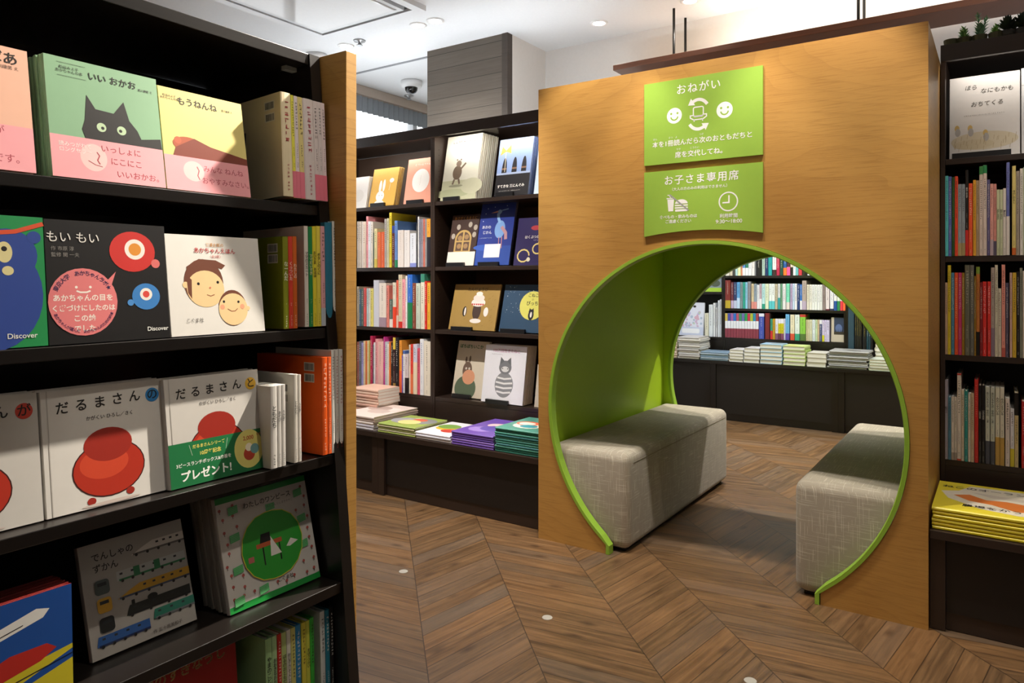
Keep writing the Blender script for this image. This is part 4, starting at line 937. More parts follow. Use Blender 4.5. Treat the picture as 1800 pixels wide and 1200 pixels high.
row_front([(42, 72, 310, 'C8A88C'), (73, 110, 60, 'D8C02E'), (113, 151, 195, '5084A0'), (153, 194, 195, 'E8562E', {'m': 'F4DCA0'}), (196, 238, 195, 'C8386C', {'m': 'F4DCE0'}), (240, 271, 195, '9A741E', {'m': 'F0E0A8'}), (273, 333, 93, '6A6858', {'m': 'C8C4B0'}), (335, 382, 90, '6C6A62', {'m': 'C8C4B0'}),
           (384, 404, 235, '94701E'), (407, 448, 127, 'C07434', {**B('1A1614', .27), 'c': ('7E9C3C', .08)}), (450, 482, 310, '86242A'), (484, 530, 300, 'DC3430', {'m': 'F4DCD8'}), (538, 578, 300, 'DC3832', {'m': 'F4DCD8'}), (580, 623, 135, 'B0A096', B('8C7884', .32)), (626, 661, 105, 'DCD4BC'),
           (663, 702, 380, 'DCD2BC'), (705, 749, 70, 'EC9C8C', B('C86458', .10)), (751, 788, 315, '5C5468'), (800, 828, 195, 'D8B0A4'), (831, 879, 195, 'D8B23C'), (881, 916, 185, '1E1A1A'), (919, 950, 140, '8C8C7A'), (953, 992, 175, 'DED8CC'), (995, 1035, 120, 'A8583C'), (1038, 1080, 210, '4C7058')],
          1655, 450, 6.669, YU, ZR[2], R_IN+' middle row', 'middle spine row of the plant-topped bookcase', .345)
row_front([(30, 70, 200, 'A49CA8', {'t': '橋の上'}), (72, 104, 390, '54849C'), (106, 136, 385, 'E0D4C4', B('A89888', .12)), (138, 167, 385, 'DED2C2', B('A89888', .12)), (169, 212, 50, 'E4D8CA', {**B('D84A34', .02), 'c': ('CC4034', .02)}), (214, 246, 315, 'DCCCB4'), (248, 284, 325, '2E948C'), (286, 314, 360, 'DED4C0'),
           (316, 353, 345, 'CDB292'), (356, 399, 200, 'CC2E2A', {'m': 'E88878'}), (402, 431, 262, '1C1A1C', {'t': 'いのちの木', 'm': 'D8D4CC'}), (434, 471, 262, '1C1A1C', {'t': 'いのちの木', 'm': 'D8D4CC'}), (475, 524, 280, 'C8CCBC', {**B('4A4C56', .30), 't': 'おじいちゃんの ゆめの しま'}),
           (530, 578, 285, 'C6CABA', {**B('4A4C56', .30), 't': 'おじいちゃんの ゆめの しま'}), (583, 631, 285, 'DCD8C2', {**B('C09A4C', .36), 't': 'みのじゃクいる'}), (634, 680, 290, 'DCD6C2', {**B('C09A4C', .36), 't': 'みのじゃクいる'}), (690, 740, 405, 'E0D2C8'), (744, 787, 510, 'E2DEE0', B('D8C63A', .31)), (790, 834, 345, 'CDB884', {'c': ('1E1A16', .30)}),
           (866, 920, 440, 'C03034', {'m': 'F0D8D0'}), (923, 965, 330, 'DCD4C4'), (968, 1010, 400, '3C5870')],
          1655, 635, 6.152, YU, ZR[3], R_IN+' lowest row', 'lowest spine row of the plant-topped bookcase', .335)
L_IN = 'the wall end,'
row_front([(-60, -20, 265, 'C8BCB0'), (-18, 22, 265, 'D8CCC0'), (24, 44, 262, 'F0E8E2'), (46, 110, 265, 'EAD8C8'), (112, 150, 165, 'EE9AA0'), (152, 205, 262, 'ECECF2'), (206, 246, 270, 'EEE6DC'), (248, 266, 480, '2E5040'), (268, 325, 400, 'EBDFA8', B('E4CC60', .22)), (333, 400, 468, 'F07A48'), (402, 465, 465, 'EE6A3C', {'m': 'F8C8A0'}),
           (468, 512, 215, 'B8B0AC'), (514, 555, 205, 'DCD8B4'), (560, 606, 95, 'F0D83C'), (607, 660, 345, '6A3026', {'c': ('3C4C9A', .18)}), (662, 718, 250, '6C94D4', B('2C8A60', .16)), (722, 838, 430, 'F0E6E0', {'m': 'C8B8B0'}), (840, 948, 432, 'EDE8E6', {'m': 'C8C0C4'}), (950, 1070, 490, 'E4E8F2', B('8C96D8', .12)), (1074, 1095, 300, '33343A'),
           (1100, 1124, 172, 'F0EEEC'), (1126, 1168, 220, '8A8C9C'), (1170, 1203, 222, 'A098A4'), (1205, 1239, 214, 'D07868'), (1241, 1268, 214, 'A4A2A4'), (1271, 1344, 212, 'E8A03A', B('2A2830', .62))],
          633, 365, 10.909, YU, ZS[1], L_IN+' upper row, bookcase under window', 'upper spine row of the bookcase under the window', .35)
row_front([(-60, -22, 350, 'B8A890'), (-20, 18, 400, '4A6A80'), (20, 62, 390, '5C6E6A'), (65, 112, 372, 'E8605C'), (115, 150, 380, 'C4D8DC'), (152, 184, 380, 'E8E4DA'), (186, 240, 385, 'ECE07C'), (243, 345, 232, 'D8DAE6', {'m': 0}), (348, 480, 286, 'F0E4D8', B('A890A0', .22)), (483, 529, 330, 'E8887C'), (532, 594, 585, '5A6A60', B('EEE4DC', .30)),
           (597, 657, 275, 'E4DCC8', B('EE4A2E', .46)), (659, 694, 232, 'EE6A54', B('E8C8B8', .26)), (697, 766, 132, 'DCCFB0', B('D8342C', .12)), (770, 827, 215, 'F2A4AC'), (830, 860, 155, 'F2F0EE'), (863, 954, 130, '3470D0', B('22804E', .48)), (957, 1018, 286, '8A4A38'), (1021, 1100, 290, 'CCD8C8'), (1105, 1178, 78, 'EDE6D4', {'c': ('3C8A74', .15)}),
           (1181, 1222, 250, 'D83428', {'m': 'F4E8D0'}), (1224, 1288, 280, 'F0B43C')],
          633, 470, 10.43, YU, ZS[2], L_IN+' middle row, bookcase under window', 'middle spine row of the bookcase under the window', .33)
row_front([(-55, -20, 200, '9A5A50'), (-18, 18, 190, '6A7080'), (20, 54, 215, 'A8A4DC'), (56, 84, 185, 'EED8B0'), (86, 113, 185, 'E88048'), (115, 140, 182, 'EDE0B4'), (142, 164, 182, 'C8B85C'), (166, 208, 66, 'C02C58'), (210, 225, 245, '4A4C58'), (227, 250, 210, 'ECECF0'), (252, 300, 152, 'EFA8AC'), (302, 388, 200, 'F0BEB8', {'m': 'A8A070'}),
           (390, 412, 76, 'CC3C94'), (414, 458, 200, 'CCD2D8'), (460, 484, 235, 'F2EADC'), (486, 512, 200, 'EE7E3C'), (514, 550, 208, '2A2626', {'m': 'E8E4DC'}), (552, 592, 88, '3A2226', {'c': ('E8CC50', .22), 'b': ('B8944C', .16)}), (595, 650, 75, '1C1E24', {'m': 'F2F0EC'}), (654, 698, 175, 'F0A040', B('EE6A3C', .42)), (700, 714, 430, '7A5CB4'), (716, 752, 345, 'EEF0F4', {'c': ('4A6AB0', .08)}),
           (754, 815, 412, 'D8CCD0', B('1E1A1C', .40)), (820, 845, 250, 'F2E4D0'), (847, 888, 240, 'EE4A3C', B('EE7A4C', .40)), (890, 958, 242, 'D8D8EC', B('F0E0C4', .64)), (960, 1004, 310, 'E05A74'), (1006, 1070, 120, 'EEF0F6', {'m': '4C6AB8'}), (1072, 1186, 190, 'EDE4D4', {'m': '2A2624'})],
          633, 580, 9.598, YU, ZS[3], L_IN+' lowest row, bookcase under window', 'lowest spine row of the bookcase under the window', .335)
A_IN = 'the first post,'
AX, AY, AS = 1270, 445, 7.27
row_front([(38, 88, 10, 'E6E2DA'), (90, 128, 25, 'CFC4B0'), (131, 162, 18, '4A4844'), (164, 193, 30, 'B4D8DC'), (195, 234, 15, 'E4E6B4'), (236, 254, 25, 'E49070'), (256, 291, 12, '5C90D0', B('E8E8F0', .36)), (293, 330, 12, '2E7A60', B('E8E8F0', .36)), (332, 371, 20, 'E4E6EE'), (373, 409, 15, 'EAE4E4'), (411, 424, 22, '8A8C90'), (426, 500, 12, '141416'), (505, 543, 22, 'A8C0B4'),
           (546, 581, 18, '1E3264'), (585, 631, 22, '22A0A4'), (638, 688, 12, 'E4E2E0', B('3A2224', .27)), (690, 730, 10, 'B8284A', {'m': 'F0D0D4'}), (735, 775, 18, '1E4A3C'), (778, 820, 14, '22549A', B('F07A30', .36)), (822, 864, 12, '4A2C30', B('EC5C9C', .40)), (868, 899, 20, 'D8C8B4', B('1C1A1C', .40)), (902, 934, 16, 'EAEAEC'), (936, 970, 20, 'E4EAEE', B('6CB4B8', .42)), (973, 1016, 22, 'EADCE0', B('C83844', .42)), (1019, 1055, 20, '2A2418', {'m': 'C8A848'}), (1057, 1084, 22, '161416'), (1087, 1122, 20, 'E8EAEC'), (1125, 1172, 20, 'E8E4DE'), (1176, 1216, 20, 'EAEAEC'), (1220, 1262, 20, 'DCE0E4'), (1265, 1300, 25, '8090A4')],
          AX, AY, AS, YU2, ZA[2], A_IN+' top row of the far bookcase', 'top spine row of the far bookcase', .215, .16, MASS)
row_front([(35, 103, 345, '7A2A28', {**B('B8A030', .28), 'm': 'E8DCD0'}), (108, 140, 370, '6A3440', {**B('BCA8C8', .30), 'm': 'E8DCD8'}), (142, 181, 370, '2E3A66', {**B('BCC4E0', .30), 'm': 'E8E8F0'}), (183, 222, 370, '5C9CD4', B('BCD4F0', .40)), (225, 258, 370, '7C9096'), (260, 291, 370, '2E9C8A'), (293, 319, 370, '8CC4E4'), (321, 358, 362, '8C8E98'), (368, 401, 390, 'D0BE9C', B('D88C80', .28)), (403, 437, 390, '8A98A8', B('DC8C88', .28)),
           (440, 470, 405, 'E4E6EE'), (472, 502, 390, 'B8A0AC', B('E8E4E8', .40)), (505, 543, 390, 'B8E0E4', B('2C9A84', .20)), (546, 590, 390, 'DCE4C8'), (593, 628, 390, 'E8ECEC', B('5CC4CC', .32)), (630, 668, 390, 'E8ECEC', B('5CC4CC', .32)), (671, 704, 395, 'C0B49C'), (708, 736, 390, 'DCDCE0', B('3AA0A4', .45)), (738, 764, 390, '6A9A7C'), (767, 808, 390, 'E2E0E4'), (815, 858, 388, '80DCBC', B('E0D4D0', .28)),
           (866, 893, 388, 'B8A4C8'), (895, 922, 388, 'C4D8F0'), (924, 952, 388, 'EAE8EE'), (955, 988, 390, '243C74', {'m': 'E8E8F0'}), (990, 1015, 400, '3C74C4', B('E8E8EE', .36)), (1018, 1072, 350, 'B0A098', B('B8A8C0', .30)), (1078, 1108, 400, 'E0D8C8'), (1110, 1142, 400, 'E8E4DC'), (1144, 1176, 402, 'EAEAEA'), (1178, 1209, 402, 'E8EAE8'), (1211, 1243, 402, 'EAEAEC'), (1245, 1276, 402, 'E6E6E6'), (1278, 1318, 392, '8C7C7C'), (1320, 1366, 392, 'E4D8DC', {'b': ('6A2438', .05)}),
           (1375, 1420, 412, 'E8E8F0', B('28345C', .07)), (1426, 1462, 395, 'E8E8EA', B('2454A0', .36)), (1466, 1502, 395, 'E2ECDC', B('2C8A50', .36)), (1505, 1538, 395, 'EAE6E8', B('E0384A', .36)), (1541, 1572, 395, 'ECE8E0', B('F06A3C', .36))],
          AX, AY, AS, YU2, ZA[3], A_IN+' middle row of the far bookcase', 'middle spine row of the far bookcase', .25, .16, MASS)
vol = ['C8B050', '4A4CA0', '9A60A4', '2E6CC0', 'B05068', '3C8A64', '6A6CA8', '2A9A54', 'C03050', 'A8B43C', '2A8AB0', 'A0404C']
row_front([(31+36*i, 65+36*i, 768, 'E6E8F2', {'b': ('8A3A4A', .38), 'c': (vol[i], .31), 'm': 0}) for i in range(12)]+
          [(466, 532, 770, '4454B0', {'c': ('E4E4F4', .12)}), (545, 603, 765, '7A2426', {'m': 0}), (605, 611, 770, '2A1A1C', {'m': 0}), (612, 640, 838, '3C9A7C', B('D02E30', .42)), (642, 672, 838, 'C89A24'), (675, 710, 838, 'E6E0F0', {'b': ('8A5A78', .30), 'c': ('E4E0F0', .22)}), (712, 746, 838, 'D8CC20', {'b': ('6A3A50', .30), 'c': ('E4E0F0', .22)}), (748, 782, 838, 'D8CC20', {'b': ('8A4A6A', .30), 'c': ('E4E0F0', .22)}), (784, 803, 838, 'DCD8F0'), (806, 856, 780, '6CB0E0', B('5C48A8', .26)),
           (866, 920, 785, 'E8DCC0', B('E0583A', .26)), (925, 986, 785, 'E4ECE8', B('3CA884', .26)), (990, 1062, 782, '8CC84A', {**B('5A7A3C', .26), 'c': ('C03A34', .10)}), (1066, 1089, 850, 'D0C49C'), (1091, 1115, 850, 'DCD4B0'), (1117, 1145, 850, 'E0DCC0'), (1148, 1186, 850, 'E4ECF4'), (1188, 1212, 850, 'CCE0B8'), (1214, 1238, 850, 'D4BC9C'), (1240, 1270, 850, '4A5484', {'c': ('E8E8F0', .2)}), (1274, 1300, 855, 'DCD0F0', B('D8D42E', .30)), (1302, 1330, 855, 'D8CCF0'), (1332, 1364, 855, 'DCD4F4')],
          AX, AY, AS, YU2, ZA[4], A_IN+' bottom row of the far bookcase', 'bottom spine row of the far bookcase', .235, .16)
row_front([(1604, 1684, 645, '2E4858', {'m': 0}), (1692, 1712, 680, '1E1C18', {'m': 'A89A48'}), (1714, 1735, 680, '1E1C18', {'m': 'A89A48'}), (1737, 1757, 680, '201E18', {'m': 'A89A48'}), (1759, 1779, 680, '1E1C18', {'m': 'A89A48'}), (1790, 1838, 700, '121214', {'m': 'A89A48'}), (1842, 1866, 700, '1E4450'), (1868, 1892, 700, '24404C'), (1894, 1920, 700, '141416')],
          AX, AY, AS, YU2, .600, 'the tower picture book, far shelf', 'dark spines on the far shelf', .40, .2, MASS)
row_front([(1188, 1215, 515, 'DCDAD2'), (1217, 1232, 495, 'D8DEE8'), (1234, 1248, 505, 'E4E8F0'), (1250, 1260, 540, 'D8D4CC'), (1262, 1268, 525, 'E0E2E8')] and
          [(262, 285, 435, 'DCD8C8'), (287, 310, 385, 'DCE2EC'), (312, 323, 375, 'E2E4EC'), (325, 337, 400, 'B8B8C0'), (339, 350, 360, 'D8DCE8'), (352, 360, 348, 'C4C8D4')],
          1160, 420, 3.334, YU2, .660, 'the white flowered book, far shelf', 'pale spines beside the white flowered book', .33, .2, MASS)

o = MASS.mb.build('shelved_books', MASS.ms, None); tag(o, 'many small spines on the upper shelves of the far bookcases behind the tunnel', 'books'); o['kind'] = 'stuff'
# ================================================================ face-out books on the wall bookcases
GW = 'picture books shown face-out on the wall bookcases'
def marks(a, u0, u1, v, sz, c, seed=1, w_=1, h_=1):  # unreadable small print
    rnd = random.Random(seed); q = []; x = u0*a.w
    while x < u1*a.w: glyphs(q, x, v*a.h, sz, rnd); x += sz*1.05
    for xa, xb, za, zb in q: a.poly([(xa/a.w, za/a.h), (xb/a.w, za/a.h), (xb/a.w, zb/a.h), (xa/a.w, zb/a.h)], c)
    return a
def ff(p0, p1, Y, z, top, tpx, lean, t_, col, label, draw, *a, **k):   # px corners of the lower edge, top row
    X0, X1 = U(p0, Y), U(p1, Y); w_ = X1-X0; Yt = Y+.28*math.sin(lean)
    h_ = (ZY(tpx, top, Yt)-z)/math.cos(lean); face_front(X0, Y, z, w_, h_, t_, lean, col, label, draw, *a, **k)
YF2 = YU+.03
def d_bearish(a, b, w_, h_):
    a.rect(0, 0, 1, .30, 'C8C8A8'); a.disc(.30, .10, .5, 'B4B894', .07); a.disc(.85, .2, .3, 'CDCCB0', .12)
    a.disc(.40, .42, .13, '786858', .11); a.disc(.42, .56, .075, '8A7868'); a.disc(.36, .62, .02, '786858'); a.disc(.47, .62, .02, '786858'); a.line([(.50, .48), (.62, .56)], .012, '786858'); a.line([(.34, .32), (.30, .24)], .013, '786858'); a.line([(.46, .32), (.50, .24)], .013, '786858'); a.disc(.40, .215, .2, '9A9A80', .02)
    marks(a, .20, .92, .90, .0185, '6A665C', 4)
def d_three(a, b, w_, h_):
    a.rect(0, 0, 1, .40, '1C1A1E'); 
    for u_ in (.22, .52, .80): a.disc(u_, .40, .075, '1E1C22', .27, a1=180, a0=0); a.rect(u_-.07, .46, u_+.07, .49, '8C6A54')
    a.rect(0, .36, 1, .405, 'A8B8D8'); a.rect(0, .0, 1, .37, '1C1A1E'); a.poly([(.06, .72), (.10, .88), (.22, .80), (.36, .90), (.38, .74), (.22, .78)], 'EEA83A'); a.line([(.22, .78), (.24, .42)], .004, 'D8D0B8')
    at_(a, b, 'すてきな 三にんぐみ', .0240, .47, .165, 'F4F2EC', bold=.02); at_(a, b, 'トミー=アンゲラー さく   いまえよしとも やく', .0085, .45, .085, 'D8D4CC')
def d_blank(col, seed=0):
    def f(a, b, w_, h_): a.disc(.5, .4, .3, col, .2)
    return f
z = ZS[0]; SD = 'small black stand under the {}'
ff(773.5, 835, YF2, z, 238, 815, .20, .012, 'E4E2D2', 'pale cream picture book with a small walking bear, thick pile behind', d_bearish, 8, .0165, 'cream copy stacked {} behind the walking bear book', GW, (SD.format('walking bear book'), .115, .36), pm=PAGE)
ff(868, 927.5, YF2, z, 247, 885, .20, .010, '90AADC', 'blue over black picture book with three dark hats and orange blades', d_three, 6, .011, 'blue copy stacked {} behind the book with three dark hats', GW, (SD.format('book with three dark hats'), .115, .36), ccol='5C78B4')
ff(938, 975, YF2, z, 262, 945, .20, .010, 'C8DCEC', 'pale blue picture book half hidden by the tunnel oak edge, top shelf', d_blank('E8ECF0'), group=GW)
def d_window(a, b, w_, h_):
    a.rect(0, 0, 1, .27, 'E4DCD0'); a.disc(.5, .52, .30, 'B8985C', .18, a0=0, a1=180); a.rect(.20, .27, .80, .52, 'B8985C'); a.disc(.5, .52, .24, '5A4438', .14, a0=0, a1=180); a.rect(.26, .29, .74, .52, '5A4438'); a.rect(.47, .28, .53, .66, 'B8985C'); a.rect(.24, .46, .76, .49, 'B8985C')
    for u_, v_ in ((.38, .38), (.62, .38), (.38, .54), (.62, .56)): a.disc(u_, v_, .08, '9A7A54', .05)
    for u_, v_ in ((.28, .76), (.70, .80), (.88, .60), (.90, .74), (.12, .58)): a.disc(u_, v_, .07, 'A89E92', .055)
    at_(a, b, 'あさがくるまえに', .026, .50, .93, 'D89A48', bold=.01)
def d_heron(a, b, w_, h_):
    a.rect(0, 0, 1, .30, '2E4CA0'); a.disc(.3, .28, .4, '3A5CB4', .05); a.disc(.62, .56, .15, '7CA4DC', .14); a.line([(.60, .66), (.54, .74), (.52, .80), (.58, .84)], .018, '8CB4E4'); a.disc(.56, .845, .06, '8CB4E4', .03); a.poly([(.50, .86), (.30, .825), (.50, .83)], 'D8A080'); a.line([(.62, .44), (.64, .26), (.58, .16)], .005, 'C88A80'); a.line([(.70, .44), (.72, .26)], .005, 'C88A80'); a.line([(.66, .60), (.80, .50), (.82, .40)], .02, 'B88C94'); a.line([(.62, .86), (.80, .88)], .006, '8CB4E4')
    for u_, v_ in ((.15, .82), (.20, .90), (.75, .93), (.40, .92), (.10, .70)): a.disc(u_, v_, .012, 'D8E4F4')
    at_(a, b, 'あおの', .026, .22, .60, 'E8ECF4', bold=.004); at_(a, b, 'じかん', .026, .26, .515, 'E8ECF4', bold=.004); marks(a, .06, .40, .43, .007, 'B8C4E0', 2)
    a.rect(.24, .12, .70, .33, 'EAE8EC')
def d_museum(a, b, w_, h_):
    a.disc(.52, .78, .14, 'B03A44', .05)
    for c_, r in (((.25, .20), .16), ((.62, .34), .13), ((.85, .18), .15)): a.line([(c_[0]+r*math.cos(i*.5), c_[1]+r*.8*math.sin(i*.5)) for i in range(13)], .008, 'E4CF84')
    a.disc(.4, .12, .05, 'E8E2C8'); a.disc(.66, .47, .04, 'E4CF84'); at_(a, b, 'はくぶつかん', .0235, .48, .585, 'F0ECE0', bold=.01); marks(a, .5, .9, .52, .008, 'C8C0D8', 3)
z = ZS[1]
ff(784, 832, YF2, z, 380, 805, .22, .010, '3E2A24', 'brown picture book with arched tan window over a white lower strip', d_window, 0, group=GW, stand=(SD.format('arched window book'), .13, .38))
ff(833.5, 894, YF2, z, 357, 862, .22, .010, '24378C', 'deep blue picture book with pale blue heron and small white card', d_heron, 1, .01, 'blue copy stacked {} behind the heron book', GW, (SD.format('heron book'), .14, .45), ccol='1C2250')
ff(902, 966, YF2, z, 384, 925, .22, .010, '2E2458', 'dark purple picture book with cream scrolls beside the oak edge', d_museum, 0, group=GW)
def d_birthday(a, b, w_, h_):
    a.disc(.56, .42, .09, '4A3A34', .20); a.disc(.57, .60, .15, 'F0E4DC', .09); a.disc(.57, .70, .12, 'EEDCD4', .08); a.disc(.57, .79, .07, 'F0E8E0', .05); a.disc(.56, .20, .12, 'EEE4DC', .05)
    for i in range(6): a.disc(.45+.045*i, .56, .018, 'C84A48', .02)
    a.disc(.30, .40, .045, '2A2420', .11); a.disc(.31, .40, .02, 'EEE4DC', .09); a.disc(.76, .40, .05, 'EEE6E0', .10); rnd = random.Random(2)
    for i in range(46):
        u_, v_ = rnd.uniform(.04, .96), rnd.uniform(.05, .92)
        if abs(u_-.55) > .22 or v_ < .14: a.line([(u_-.02, v_-.01), (u_+.015, v_+.012)], .0012, '7A5C2A')
    at_(a, b, 'たんじょうび', .030, .52, .885, '3A2C20', bold=.004)
def d_kitten(a, b, w_, h_):
    rnd = random.Random(8)
    for i in range(60): a.disc(rnd.uniform(.03, .97), rnd.uniform(.4, .97), rnd.choice((.003, .005, .008)), 'D8E0E8', n=8)
    a.disc(.66, .56, .27, 'DCD86A', .30); a.disc(.66, .36, .06, '26262A', .10); a.disc(.66, .43, .055, '26262A', .05); a.poly([(.61, .45), (.62, .51), (.65, .47)], '26262A'); a.poly([(.71, .45), (.70, .51), (.67, .47)], '26262A'); a.disc(.66, .37, .022, 'E8E4DC', .06)
    at_(a, b, 'こねこ', .028, .66, .77, '2A2A2A', bold=.01); at_(a, b, 'の', .018, .66, .68, '2A2A2A'); at_(a, b, 'ぴっち', .032, .66, .60, '2A2A2A', bold=.015)
z = ZS[2]
ff(788, 869, YF2, z, 501.6, 840, .26, .010, 'A8884A', 'gold landscape picture book with a white cake between two cats', d_birthday, 0, group=GW, stand=(SD.format('gold cake book'), .15, .32))
ff(876.5, 957, YF2, z, 502, 905, .26, .010, '2E4A66', 'navy landscape picture book with yellow moon disc and small kitten', d_kitten, 0, group=GW, stand=(SD.format('navy moon book'), .16, .34))
def d_hippo(a, b, w_, h_):
    a.disc(.40, .16, .34, '5C6A54', .22); a.disc(.40, .48, .15, '6E5A4C', .15); a.disc(.47, .36, .20, 'D89A78', .13); a.disc(.33, .66, .03, '6E5A4C', .06); a.disc(.45, .68, .03, '6E5A4C', .06)
    for u_ in (.36, .46): a.disc(u_, .51, .028, 'EDE6DC'); a.disc(u_, .51, .012, BK)
    a.rect(0, 0, 1, .012, 'C8BCA8'); at_(a, b, 'ぼちぼちいこか', .030, .45, .90, '2C6A34', bold=.03)
def d_cat(a, b, w_, h_):
    a.disc(.52, .32, .22, '8A8C90', .22); a.disc(.52, .62, .15, '7A7C80', .12); a.poly([(.38, .66), (.40, .80), (.49, .73)], '6A6C70'); a.poly([(.66, .66), (.64, .80), (.55, .73)], '6A6C70'); a.disc(.52, .59, .09, 'D8D8D8', .05)
    for v_, q in ((.44, .17), (.36, .20), (.28, .20), (.20, .17)): a.line([(.52-q, v_), (.52, v_-.02), (.52+q, v_)], .010, 'E2E2E2')
    a.disc(.46, .60, .012, BK); a.disc(.58, .60, .012, BK)
    at_(a, b, '100万回生きたねこ', .027, .52, .905, 'C89AB4', bold=.015); marks(a, .18, .45, .84, .008, '8A8A90', 6)
z = ZS[3]
ff(793.6, 848, YF2+.024, z, 601.5, 830, .22, .010, 'D4C8B4', 'beige picture book with a big-nosed brown animal, half covered', d_hippo, 1, .01, 'beige copy stacked {} behind the big-nosed animal book', GW, (SD.format('big-nosed animal book'), .13, .36))
ff(845.5, 918, YU+.008, z, 609, 885, .16, .011, 'E8E8EE', 'white picture book with grey striped cat, pile behind it', d_cat, 6, .0135, 'white copy stacked {} behind the striped cat book', GW, (SD.format('striped cat book'), .15, .42), pm=PAGE, ccol='E4E0DC')
ff(939, 990, YF2, z, 640, 945, .16, .011, 'CDC4B4', 'beige picture book mostly hidden by the tunnel edge, lowest shelf', d_blank('B8A890'), group=GW)
def d_rabbit(a, b, w_, h_):
    a.disc(.40, .26, .16, 'F2EEE6', .14); a.disc(.36, .52, .055, 'F2EEE6', .16); a.disc(.50, .54, .05, 'F2EEE6', .16); a.disc(.40, .06, .20, 'EDE8E0', .10); a.disc(.36, .28, .012, BK); a.disc(.47, .28, .012, BK); a.disc(.78, .66, .085, 'F0ECE0', .06); a.line([(.72, .40), (.74, .60)], .002, 'F0ECE0'); marks(a, .25, .48, .815, .006, 'B8903A', 9)
def d_coral(a, b, w_, h_): a.disc(.52, .50, .30, 'F2EEEA', .26); a.line([(.5, .4), (.52, .62)], .0015, 'C8C0B8'); marks(a, .30, .98, .86, .017, 'F4D8CC', 7)
z = ZS[0]
ff(612, 643, YF2, z, 312, 640, .16, .012, 'EDE8E4', 'white book at the oak end edge beside the rabbit book', d_blank('E4DED8'), 2, .012, 'white copy stacked {} beside the rabbit book', GW)
ff(647.5, 692, YF2, z, 297, 685, .22, .010, 'D8A848', 'golden yellow picture book with a white rabbit', d_rabbit, 3, .011, 'yellow copy stacked {} behind the white rabbit book', GW, (SD.format('white rabbit book'), .12, .42), pm=PAGE)
ff(709, 759, YF2, z, 280, 740, .18, .010, 'EEA48C', 'coral pink picture book with white oval, clipped label on top', d_coral, 0, group=GW, stand=(SD.format('coral oval book'), .13, .45))
def d_fall(a, b, w_, h_):
    a.disc(.5, .20, .48, 'DDD2B8', .11); a.disc(.35, .16, .3, 'D8CBAC', .06)
    for u_, v_ in ((.11, .34), (.30, .33), (.52, .26)): a.disc(u_, v_+.03, .035, 'D8B870', .04); a.disc(u_+.01, v_-.02, .04, 'B8B4B0', .05)
    rnd = random.Random(1)
    for i in range(40): u_ = rnd.uniform(.05, .95); v_ = rnd.uniform(.08, .24); a.line([(u_, v_), (u_+.008, v_+.05)], .0012, 'B8A47C')
    at_(a, b, 'ほら', .026, .31, .855, '5A5650', shear=.15); at_(a, b, 'なにもかも', .026, .68, .80, '5A5650', shear=.15); at_(a, b, 'おちてくる', .026, .54, .645, '5A5650', shear=.15); marks(a, .22, .78, .515, .006, '8A8680', 3)
z = ZR[0]
def d_grey(a, b, w_, h_): a.rect(.05, .1, .8, .6, '8A8C92'); a.line([(0, .8), (.9, .8)], .001, '5A5A5A')
ff(1669, 1793, YF2+.02, z, 141, 1671, .10, .012, 'E6E2DE', 'white picture book with falling-grass picture and grey lettering, top shelf', d_fall, 2, .012, 'white copy stacked {} behind the falling-grass book', GW, (SD.format('falling-grass book'), .19, .46))
ff(1796, 1880, YF2+.02, z, 120, 1800, .10, .012, 'E4E4E6', 'white book with grey photograph cut by the frame edge, top shelf', d_grey, group=GW)
# far shelf behind the tunnel
def d_flowers(a, b, w_, h_):
    rnd = random.Random(4)
    for i in range(40): a.disc(rnd.uniform(.1, .9), rnd.uniform(.28, .72), rnd.uniform(.03, .07), rnd.choice(('B8B4DC', 'A8B8D4', 'C8B0D0', 'B8C8B8', 'D0A8C0')), n=10)
    a.rect(0, 0, 1, .26, 'C4CCE8'); a.poly(rrect(.5, .14, .7, .14, .05), 'ECEEF8'); a.disc(.30, .88, .05, BK, .03); a.disc(.62, .88, .06, BK, .035)
def d_tower(a, b, w_, h_):
    a.rect(.20, .30, .92, 1.0, '2E3A58'); a.disc(.55, .55, .25, '5A6C9C', .18); a.rect(.20, .30, .92, .42, '3A322C')
    for u_ in (.35, .5, .66, .8): a.poly([(u_-.03, .38), (u_, .56), (u_+.03, .38)], '1E1C20')
ff(1192, 1236, YU2+.01, .660, 532, 1215, .12, .02, 'D8DCF0', 'white flowered poster book on the far shelf behind the tunnel', d_flowers, 0, group=GW)
ff(1461, 1485, YU2+.02, .660, 558, 1470, .06, .012, 'C4B8A8', 'beige picture book with dark towers picture at the far shelf end', d_tower, 0, group=GW)
def d_meadow(a, b, w_, h_): a.rect(0, 0, 1, .12, '9CC03C'); a.rect(0, .12, 1, 1, '7C8898'); a.disc(.5, .4, .3, 'A8B0B8', .2); a.disc(.7, .25, .2, '4A5448', .1)
ff(1228, 1270, YU2+.01, 1.055, 455, 1250, .10, .012, '9AA4AC', 'grey picture book with green base strip on the far upper shelf', d_meadow, 0, group=GW)

